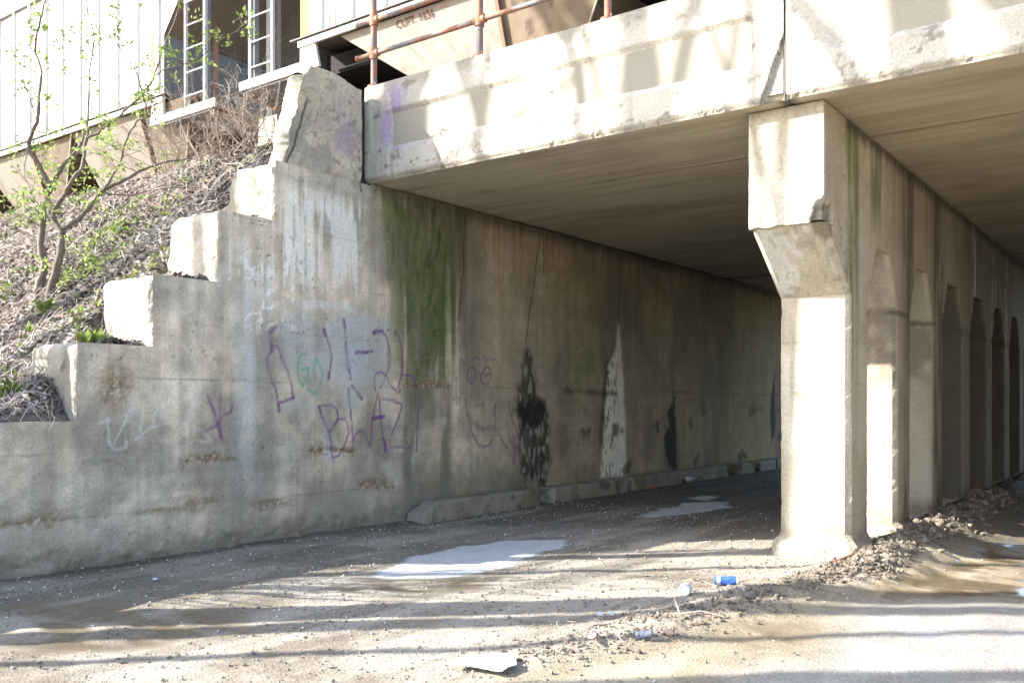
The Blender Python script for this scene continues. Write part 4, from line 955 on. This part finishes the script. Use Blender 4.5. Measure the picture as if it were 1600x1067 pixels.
for z in (6.22, 6.66, 7.1):
    xx = lin(-8.92, 2.6, .06); g = MB(); g.tube(np.stack([xx, np.full(len(xx), YR), np.full(len(xx), z)], 1), .031, 12); g.C = [pipe_col(g.V[0])]
    o = g.build('rail', M['pipe'], rl, smooth=True)
    MB().cyl((-8.96, YR, z), (-8.92, YR, z), .038, 12, (.30, .14, .09)).build('end_cap', M['pipe'], o)

# ================================================================== TRACK AND RAILCARS
YT = 10.2; CW = 3.15; YC = YT+CW/2; ZR = 5.82
tr = thing('railway_track', 'steel rails on sleepers under the hopper cars', 'railway track', (-10, YC, 5.6))
for s_ in (-1, 1): MB().box((-60, YC+s_*.755-.035, ZR-.14), (15, YC+s_*.755+.035, ZR), (.2, .12, .09)).build('rail', M['rustbits'], tr)
sl = None
for k in range(70):
    x = -32+.6*k
    if sl is None: sl = MB().box((x-.11, YC-1.3, 5.58), (x+.11, YC+1.3, ZR-.14)).build('sleeper', M['bark'], tr)
    else: o = sl.copy(); S.collection.objects.link(o); o.parent = tr; o.location = (x+32, 0, 0)
CW_ = (.60, .59, .56); TAN = (.22, .16, .105); LGT = (.30, .26, .215); GRY = (.15, .155, .16); BRN = (.13, .10, .08); YEL = (.75, .50, .03)
def hopper_car(lab, xa, xb, bays, platR, platL, z0, seed, shade=1.0):
    """xa..xb body between end sheets, z0 sill height"""
    T = thing('hopper_car', lab, 'railcar', ((xa+xb)/2, YC, ZR), 'hopper cars on the bridge')
    ztop = 10.72; zl = z0+1.15
    # body: side sheets with the ends leaning outward at the top
    prof = [(xa, z0), (xb, z0), (xb, zl), (xb+1.35, ztop-.45), (xb+1.35, ztop), (xa-1.35, ztop), (xa-1.35, ztop-.45), (xa, zl)]
    g = MB(); n_ = len(prof)
    V = [(x, YT, z) for x, z in prof] + [(x, YT+CW, z) for x, z in prof]
    g.add(V, [tuple(range(n_)), tuple(range(2*n_-1, n_-1, -1))]); g.build('side_sheets', M['carwhite'], T)
    g = MB(); cc = {1: GRY, 2: (.15, .115, .085), 3: GRY, 4: CW_, 5: GRY, 6: TAN, 7: GRY, 0: BRN}
    for k in range(n_):
        a, b_ = prof[k], prof[(k+1) % n_]
        g.add([(a[0], YT+.01, a[1]), (b_[0], YT+.01, b_[1]), (b_[0], YT+CW-.01, b_[1]), (a[0], YT+CW-.01, a[1])], [(0, 3, 2, 1)], cc[k])
    # lower end sheets down to the platform
    for x in (xa, xb):
        sgn = -1 if x == xa else 1
        g.box((x-.02, YT+.35, z0-.75), (x+.02, YT+CW-.35, z0), GRY)
    g.build('end_sheets', M['carpart'], T)
    # ribs
    x = xb-.14; k = 0
    while x > xa+.05:
        g = MB(); g.box((x-.035, YT-.055, z0+.03), (x+.035, YT-.002, ztop-.1), CW_); g.box((x-.10, YT-.012, z0+.03), (x+.10, YT-.002, ztop-.1), CW_); g.build('side_rib', M['carwhite'], T); x -= .72; k += 1
    g = MB(); g.box((xa-.18, YT-.09, z0-.035), (xb+.18, YT-.003, z0-.012), (.10, .095, .09)); g.build('sill_flange', M['carpart'], T)
    g = MB(); g.box((xa-.02, YT-.055, z0-.15), (xb+.02, YT-.004, z0-.05), CW_); g.build('side_sill', M['carwhite'], T)
    g = MB(); g.box((xa-1.3, YT-.07, ztop-.12), (xb+1.3, YT-.003, ztop+.02), GRY); g.build('roof_rail', M['carpart'], T)
    # hopper bays
    zb = ZR+.18
    for (b0, br_, b1, dx0, dx1) in bays:
        zt_ = z0-.15; Y0, Y1 = YT+.04, YT+CW-.04; In = .48
        def q(c_, *pts):
            pts = np.array(pts, float); gg.add(pts, [(0, 1, 2, 3)], c_)
        h = MB(); U = lin(0, 1, .03); 
        def bil(A, B, C_, D, cf, flip=False, res=40):
            A, B, C_, D = map(lambda v: np.array(v, float), (A, B, C_, D))
            P, G = grid(np.linspace(0, 1, res), np.linspace(0, 1, 24), lambda u, v: (A*(1-u)[:, None]+B*u[:, None])*(1-v)[:, None] + (D*(1-u)[:, None]+C_*u[:, None])*v[:, None])
            h.add(P, [g_[:, ::-1] for g_ in G] if flip else G, cf(P)*shade)  # shade dims the hopper colour, painting in partial shadow
        def lightc(P):
            c = np.tile(np.array(LGT), (len(P), 1)); s1 = fbm(np.stack([P[:, 0]+.9*(P[:, 2]-z0), P[:, 1], P[:, 2]*.25], 1), (7, 1, 1), 4, seed+1)
            c = mix(c, (.15, .11, .08), ss(.45, .62, s1)*.75*ss(0, .5, z0-.25-P[:, 2])); c = mix(c, (.13, .09, .07), ss(.62, .7, fbm(P, 6, 4, seed+2))*.5*ss(.4, 1.2, z0-P[:, 2]))
            return c
        def tanc(P):
            c = np.tile(np.array(TAN)*.9, (len(P), 1)); c = mix(c, (.08, .05, .035), ss(.60, .68, fbm(P, (5, 2, 3.2), 5, seed+3))*.85); return c
        def drk(P): return np.tile(np.array(BRN)*.8, (len(P), 1))
        A0 = (b0, Y0, zt_); A1 = (br_, Y0, zt_); A2 = (b1, Y0, zt_); B0 = (b0+dx0, Y0+In, zb); B1 = (br_, Y0+In, zb); B2 = (b1-dx1, Y0+In, zb)
        bil(B0, B1, A1, A0, lightc); bil(B1, B2, A2, A1, tanc)
        A0b, A1b, A2b = [(v[0], Y1, v[2]) for v in (A0, A1, A2)]; B0b, B1b, B2b = [(v[0], Y1-In, v[2]) for v in (B0, B1, B2)]
        bil(B1b, B0b, A0b, A1b, drk); bil(B2b, B1b, A1b, A2b, drk)
        bil(B0b, B0, A0, A0b, drk); bil(B2, B2b, A2b, A2, tanc); bil(B0b, B2b, B2, B0, drk)
        o = h.build('hopper_bay', M['carpart'], T)
        r_ = MB(); r_.obox(((br_), (Y0+Y0+In)/2-.03, (zt_+zb)/2), (.03, 0, 0), (0, .03, 0), (0, In/2, -(zt_-zb)/2), (.20, .12, .08)); r_.build('seam_rib', M['carpart'], o)
        r_ = MB(); r_.tube([(b1-dx1*.0-.02, Y0-.015, zt_), (b1-dx1, Y0+In-.015, zb)], .018, 6, (.40, .33, .25)); r_.build('edge_bead', M['carpart'], o)
    # centre sill and underframe
    g = MB(); g.box((xa-1.6, YC-.3, ZR+.55), (xb+1.6, YC+.3, ZR+1.0)); g.box((xa+.1, YT+.5, z0-.5), (xb-.1, YT+CW-.5, z0-.17)); g.build('centre_sill', M['dark'], T)
    # bolster plates, platforms, ladders
    for end, sgn in ((xb, 1), (xa, -1)):
        o = MB(); z1 = z0-.02; zp = z0-.52
        a_, b2 = (end-.42*sgn, end-.0*sgn); lo, hi = min(a_, b2), max(a_, b2)
        o.add([(end-.46*sgn, YT-.02, zp-.02), (end+.0*sgn, YT-.02, zp-.02), (end+.0*sgn, YT-.02, z1-.04), (end-.34*sgn, YT-.02, z1-.04), (end-.46*sgn, YT+.03, zp-.02), (end, YT+.03, zp-.02), (end, YT+.03, z1-.04), (end-.34*sgn, YT+.03, z1-.04)],
              [(0, 1, 2, 3), (7, 6, 5, 4), (0, 4, 5, 1), (3, 2, 6, 7), (0, 3, 7, 4), (1, 5, 6, 2)], CW_); o.build('bolster_plate', M['carwhite'], T)
        o = MB(); o.box((min(end, end+1.62*sgn), YT-.02, zp-.02), (max(end, end+1.62*sgn), YT+.02, zp+.13), CW_); o.build('step_sill', M['carwhite'], T)
        o = MB(); o.box((min(end, end+1.55*sgn), YT+.02, zp-.06), (max(end, end+1.55*sgn), YT+CW-.02, zp-.02), GRY); o.box((end+1.5*sgn-.05, YT+.02, zp-.16), (end+1.5*sgn+.05, YT+CW-.02, zp+.1), (.25, .17, .12)); pf = o.build('end_platform', M['carpart'], T)
        for xq in (.55, 1.5):
            o = MB(); o.tube([(end+xq*sgn, YT+.03, zp), (end+xq*sgn, YT-.01, zp-.25), (end+(xq+.06)*sgn, YT, zp-.48)], .018, 6, (.14, .13, .12)); o.build('stirrup_bar', M['carpart'], T)
        o = MB(); xs_ = (end+.72*sgn, end+1.32*sgn); hgt = ztop-.1
        for q_, wq in zip(xs_, (.017, .027)): o.box((q_-wq, YT-.03, zp+.1), (q_+wq, YT+.03, hgt), (.42, .43, .44))
        lad = o.build('ladder', M['carpart'], T)
        z = zp+.32
        while z < hgt:
            MB().cyl((xs_[0], YT-.02, z), (xs_[1], YT-.02, z), .014, 6, (.42, .43, .44)).build('rung', M['carpart'], lad); z += .44
        # end posts, rods and rungs on the end sheet
        o = MB()
        for yy, wq, c_ in ((.06, .05, GRY), (.95, .04, (.26, .15, .10)), (1.55, .04, CW_), (1.75, .05, (.24, .19, .15)), (2.6, .05, GRY)):
            xo = end+(1.28 if yy < .1 else (.30 if yy < 1 else 1.2))*sgn
            o.box((xo-wq, YT+yy-wq, zp), (xo+wq, YT+yy+wq, ztop-.3), c_)
        for z_ in (z0+.15, z0+.62, z0+1.1, z0+1.6, z0+2.1): o.cyl((end+.30*sgn, YT+.95, z_), (end+.30*sgn, YT+2.9, z_), .012, 6, (.2, .12, .09))
        o.build('end_posts', M['carpart'], T)
        # coupler
        o = MB(); o.box((min(end+1.5*sgn, end+2.1*sgn), YC-.12, ZR+.62), (max(end+1.5*sgn, end+2.1*sgn), YC+.12, ZR+.92)); o.box((end+2.02*sgn-.12, YC-.2, ZR+.58), (end+2.02*sgn+.12, YC+.2, ZR+.96)); o.build('coupler', M['rustbits'], T)
        # truck
        tk = bpy.data.objects.new('truck', None); S.collection.objects.link(tk); tk.parent = T; tc_ = np.array([end-.35*sgn, YC, ZR]); tk.location = tuple(tc_-np.array(T.location))
        for dx in (-.88, .88):
            for sd_ in (-1, 1):
                o = MB(); yy = YC+sd_*.76
                for (r0, y_a, y_b) in ((.42, yy-.06, yy+.06), (.455, yy-.09*sd_-.015, yy-.09*sd_+.015), (.13, yy+.06*sd_, yy+.2*sd_)): o.cyl((tc_[0]+dx, y_a, ZR+.42), (tc_[0]+dx, y_b, ZR+.42), r0, 28)
                o.build('wheel', M['rustbits'], tk, smooth=False)
            MB().cyl((tc_[0]+dx, YC-.8, ZR+.42), (tc_[0]+dx, YC+.8, ZR+.42), .08, 12).build('axle', M['rustbits'], tk)
        for sd_ in (-1, 1):
            yy = YC+sd_*1.0; o = MB(); X0 = tc_[0]
            for a_, b_ in (((-1.1, .50), (-.45, .74)), ((-.45, .74), (.45, .74)), ((.45, .74), (1.1, .50)), ((-.95, .42), (-.42, .12)), ((-.42, .12), (.42, .12)), ((.42, .12), (.95, .42)), ((-.42, .12), (-.33, .72)), ((.42, .12), (.33, .72)), ((-1.1, .50), (-.95, .36)), ((1.1, .50), (.95, .36))):
                a_ = np.array([X0+a_[0], yy, ZR+a_[1]]); b_ = np.array([X0+b_[0], yy, ZR+b_[1]]); m_ = (a_+b_)/2; d_ = (b_-a_)/2; l_ = np.linalg.norm(d_); n2 = np.array([-d_[2], 0, d_[0]])/l_
                o.obox(m_, d_*1.12, (0, .075, 0), n2*.06)
            o.build('sideframe', M['rustbits'], tk)
            for dx in (-.2, 0, .2):
                a_ = np.linspace(0, 2*math.pi*6, 90); o = MB(); o.tube(np.stack([X0+dx+.075*np.cos(a_), yy-.01*sd_+.075*np.sin(a_), ZR+.18+.34*a_/a_[-1]], 1), .016, 6); o.build('coil_spring', M['rustbits'], tk)
            o = MB(); o.box((X0-.3, yy-.1, ZR+.54), (X0+.3, yy+.1, ZR+.70)); o.build('bolster_end', M['rustbits'], tk)
    return T
car1 = hopper_car('hopper railcar with a white ribbed side above the littered slope, at the left', -31.5, -15.85, [(-19.3, -16.75, -15.0, .5, .9), (-23.6, -21.1, -19.3, 1.2, 1.2), (-27.9, -25.4, -23.6, 1.2, 1.2), (-31.4, -29.5, -27.9, 1.2, 1.2)], True, True, 7.56, 600, .55)
car2 = hopper_car('hopper railcar over the bridge with capacity lettering on its tan hopper', -11.9, 4.6, [(-11.0, -7.85, -5.85, 2.3, 1.1), (-5.7, -3.0, -.6, 1.3, 1.3), (-.5, 2.0, 4.4, 1.3, 1.3)], True, True, 7.68, 640, .85)
def patch(car, name, x0, x1, z0, z1, col, y=YT-.006, mat='carpart'):
    MB().box((x0, y-.003, z0), (x1, y, z1), col).build(name, M[mat], car)
patch(car2, 'yellow_stripe', -11.90, -11.72, 7.72, 10.4, YEL); patch(car1, 'yellow_stripe', -16.28, -16.16, 7.9, 8.9, YEL); patch(car1, 'yellow_stripe', -18.28, -18.16, 7.62, 8.25, YEL)
patch(car2, 'pink_tag', -10.67, -10.55, 7.74, 7.84, (.7, .3, .38)); patch(car2, 'data_plate', -11.36, -11.20, 7.73, 7.92, (.16, .12, .10)); patch(car2, 'data_plate', -11.12, -11.05, 7.73, 7.98, (.10, .09, .09))
# capacity lettering on the hopper side, and stencil rows on the shaded end sheet
fc = bpy.data.curves.new('capacity_lettering', 'FONT'); fc.body = 'CUFT. 1656'; fc.size = .155; fc.extrude = .0015; fc.align_x = 'CENTER'; fc.align_y = 'CENTER'
to = bpy.data.objects.new('tmp', fc); S.collection.objects.link(to); bpy.context.view_layer.update()
me = bpy.data.meshes.new_from_object(to); bpy.data.objects.remove(to)
ro = pmat('stencil_ink', (.11, .04, .03), .8, nscale=60, namp=.2, bump=0); me.materials.append(ro)
to = bpy.data.objects.new('capacity_lettering', me); S.collection.objects.link(to); to.parent = car2
slope = math.atan2(.48, (7.68-.15)-(ZR+.18))
zt = 7.53; p = atY(648, 31, YT+.1); fr = (zt-p[2])/(zt-(ZR+.18)); p = atY(648, 31, YT+.04+.48*fr)
to.location = (p[0]-car2.location.x, YT+.04+.48*fr-.008-car2.location.y, p[2]-car2.location.z); to.rotation_euler = (R(90)+slope, 0, 0)
# red smear of paint above the lettering
q = atY(691, 6, YT+.05); V, F = ico(1); g = MB(); g.add(V*np.array([.10, .004, .05])*(1+.3*(fbm(V, 2, 3, 9)-.5))[:, None]+np.array([q[0], YT+.062, q[2]]), [F], (.45, .13, .09)); g.build('paint_smear', M['carpart'], car2)
g = MB(); r_ = random.Random(4)
for k, zz in enumerate((8.62, 8.42, 8.22, 8.02, 7.82)):
    y = YT+1.75
    while y < YT+2.95:
        w_ = r_.uniform(.02, .05)
        if r_.random() < .7: g.box((-15.828, y, zz), (-15.824, y+w_, zz+.06), (.09, .09, .10))
        y += w_+.03
g.build('stencil_marks', M['carpart'], car1)
# box hanging under the near platform of the right car
g = MB(); g.box((-13.45, YT+.35, 6.30), (-12.95, YT+1.2, 6.72), (.50, .42, .32)); g.box((-13.5, YT+.3, 6.22), (-12.9, YT+1.25, 6.27), (.3, .2, .15)); g.build('brake_box', M['carpart'], car2)

# ================================================================== LITTER ON THE ROAD
def can(lab, p, axis, L, r, colf, crush=.0, seed=0, endcol=(.6, .6, .6), mat='plain'):
    ax = np.array(axis, float); ax /= np.linalg.norm(ax); up = np.array([0, 0, 1.]); s_ = np.cross(ax, up); s_ /= np.linalg.norm(s_); up = np.cross(s_, ax)
    T = thing('drink_can', lab, 'can', tuple(p)); n_ = 28; prof = [(-.5, .80), (-.49, .84), (-.44, 1.0)] + [(t, 1.0) for t in np.linspace(-.4, .38, 12)] + [(.43, .93), (.48, .80), (.5, .80)]
    V = []; C = []
    a = np.arange(n_)*2*np.pi/n_
    for t, rr in prof:
        P = np.array(p)+ax*t*L; q = r*rr*np.ones(n_)
        if crush: q = q*(1-crush*fbm(np.stack([np.cos(a)*1.3+seed, np.sin(a)*1.3, np.full(n_, t*7)], 1), 1.2, 3, seed)*1.2)
        V.append(P+np.cos(a)[:, None]*s_*q[:, None]+np.sin(a)[:, None]*up*q[:, None]); C.append(np.tile(np.array(colf(t)), (n_, 1)))
    V = np.concatenate(V); C = np.concatenate(C); m = len(prof); i = np.arange(n_); j = (i+1) % n_
    g = MB(); g.add(V, [np.concatenate([np.stack([k*n_+i, k*n_+j, (k+1)*n_+j, (k+1)*n_+i], 1) for k in range(m-1)])], C); g.build('can_body', M[mat], T, smooth=True)
    for s2 in (-1, 1):
        g = MB()
        rings = [(.80, .5), (.74, .5), (.70, .47), (.02, .465)]; Vv = []
        for rr, tt in rings: Vv.append(np.array(p)+ax*s2*tt*L+(np.cos(a)[:, None]*s_+np.sin(a)[:, None]*up)*r*rr)
        Vv = np.concatenate(Vv); Fv = np.concatenate([np.stack([k*n_+i, k*n_+j, (k+1)*n_+j, (k+1)*n_+i], 1) for k in range(3)]); g.add(Vv, [Fv], endcol)
        g.build('can_lid', M['metal' if mat == 'metal' else 'plain'], T, smooth=False)
def gz(p): return float(ground_h(np.array([p[0]]), np.array([p[1]]))[0])
p = atZ(1134, 918); p[2] = gz(p)+.045
can('crushed blue drink can lying on its side, right of the white one', p, (.9, .35, .05), .20, .048, lambda t: (.42, .48, .55) if abs(t+.28) < .06 or t > .44 else (.03, .09, .36), .35, 3, (.5, .55, .65))
p = atZ(1071, 930); p[2] = gz(p)+.05
can('white drink can with its round end facing the viewer', p, (-.35, 1, 0), .15, .052, lambda t: (.55, .56, .58), .08, 5, (.72, .72, .72))
p = atZ(1006, 1006); p[2] = gz(p)+.035
can('dull grey crushed can with a dark open end, by the mud ridge', p, (.75, .6, .1), .125, .038, lambda t: (.16, .17, .20), .35, 8, (.05, .045, .05))
p = atZ(1047, 1001); p[2] = gz(p)+.025
g = MB(); V, F = ico(2); g.add((V*np.array([.034, .03, .026]))*(1+.25*(fbm(V, 2, 3, 4)-.5))[:, None]+p, [F], (.33, .24, .19)); tag(g.build('plastic_cup', M['plain'], at=tuple(p)), 'small brownish crumpled cup right of the grey can', 'cup')
def scrap(name, lab, cat, outline, thick, col, lift, seed, zoff=.012, mat='plain'):
    pts = [atZ(x, y, .0) for x, y in outline]; c = np.mean(pts, 0); n_ = len(pts); g = MB()
    rings = []
    for f in (1.0, .66, .33): rings += [c+(np.array(q)-c)*f for q in pts]
    V = np.array(rings+[c]); V[:, 2] = gz(c)+zoff + lift*(fbm(V*np.array([1, 1, 0]), 9, 3, seed)) ; 
    F = []
    for k in range(2):
        for i in range(n_): j = (i+1) % n_; F.append((k*n_+i, k*n_+j, (k+1)*n_+j, (k+1)*n_+i))
    for i in range(n_): F.append((2*n_+i, 2*n_+(i+1) % n_, 3*n_))
    V2 = V.copy(); V2[:, 2] -= thick; m = len(V)
    F2 = [tuple(m+q for q in f[::-1]) for f in F]; side = [(i, i+m, (i+1) % n_+m, (i+1) % n_) for i in range(n_)]
    g.add(np.concatenate([V, V2]), F+F2+side, col); tag(g.build(name, M[mat], at=tuple(c)), lab, cat)
scrap('sheet_metal_scrap', 'flat pale torn sheet lying on the road at the bottom of the picture', 'scrap sheet', [(699, 1044), (725, 1036), (765, 1032), (800, 1031), (806, 1041), (807, 1050), (795, 1053), (785, 1059), (776, 1059), (760, 1055), (730, 1050), (705, 1047)], .006, (.62, .64, .66), .03, 3, .03)
scrap('paper_scrap', 'pink and white scrap of paper left of the grey crushed can', 'paper', [(918, 1013), (925, 1006), (931, 1004), (932, 1012), (927, 1018), (920, 1018)], .002, (.62, .40, .38), .05, 6, .02)
scrap('paper_scrap', 'white crumpled wrapper by the far curb blocks', 'paper', [(1066, 754), (1072, 750), (1083, 752), (1084, 757), (1074, 758)], .01, (.6, .58, .66), .12, 7, .05)
scrap('wrapper', 'small red wrapper lying left of the white one at the curb', 'paper', [(1015, 767), (1020, 764), (1023, 767), (1021, 770), (1016, 770)], .01, (.55, .10, .06), .1, 8, .04)
scrap('plastic_fragment', 'small pale blue plastic flake on the shaded gravel by the wall foot', 'plastic', [(238, 909), (243, 908), (247, 909), (244, 911), (239, 911)], .003, (.5, .6, .8), .01, 9, .02)
scrap('plastic_fragment', 'pale bluish plastic shard on the dark patch above the grey can', 'plastic', [(932, 964), (938, 961), (944, 964), (941, 967), (934, 967)], .003, (.5, .55, .6), .02, 10, .02)
scrap('plastic_fragment', 'thin pale bluish shard right of a similar one on the dark patch', 'plastic', [(950, 965), (957, 963), (962, 964), (957, 967)], .003, (.5, .55, .6), .02, 11, .02)
p = atZ(1300, 897); g = MB(); z = gz(p); g.tube([(p[0]-.02, p[1]-.12, z+.02), (p[0], p[1], z+.05), (p[0]+.16, p[1]+.16, z+.13)], [.012, .013, .009], 8, (.16, .07, .045)); tag(g.build('rusty_rod', M['plain'], at=tuple(p)), 'short rusty rod sticking out of the mud in front of the white column', 'metal rod')
p = atZ(1065, 975); z = gz(p)
g = MB(); g.tube([p+np.array([-.12, .12, .16]), p+np.array([-.03, .03, .07]), p+np.array([.08, -.05, .02])], [.004, .006, .005], 6, (.5, .42, .33)); g.tube([p+np.array([-.03, .03, .07]), p+np.array([.1, .12, .09]), p+np.array([.25, .2, .05])], [.004, .004, .003], 6, (.5, .42, .33)); tag(g.build('forked_twig', M['plain'], at=tuple(p)), 'pale forked twig standing on the mud ridge', 'twig')
p = atZ(935, 985); g = MB(); g.tube([atZ(915, 992)+[0, 0, .01], atZ(925, 984)+[0, 0, .03], atZ(940, 982)+[0, 0, .03], atZ(958, 980)+[0, 0, .02], atZ(972, 977)+[0, 0, .04]], [.004, .006, .007, .006, .003], 6, (.14, .09, .07)); tag(g.build('forked_twig', M['plain'], at=tuple(p)), 'dark curved twig lying on the gravel left of the ridge', 'twig')
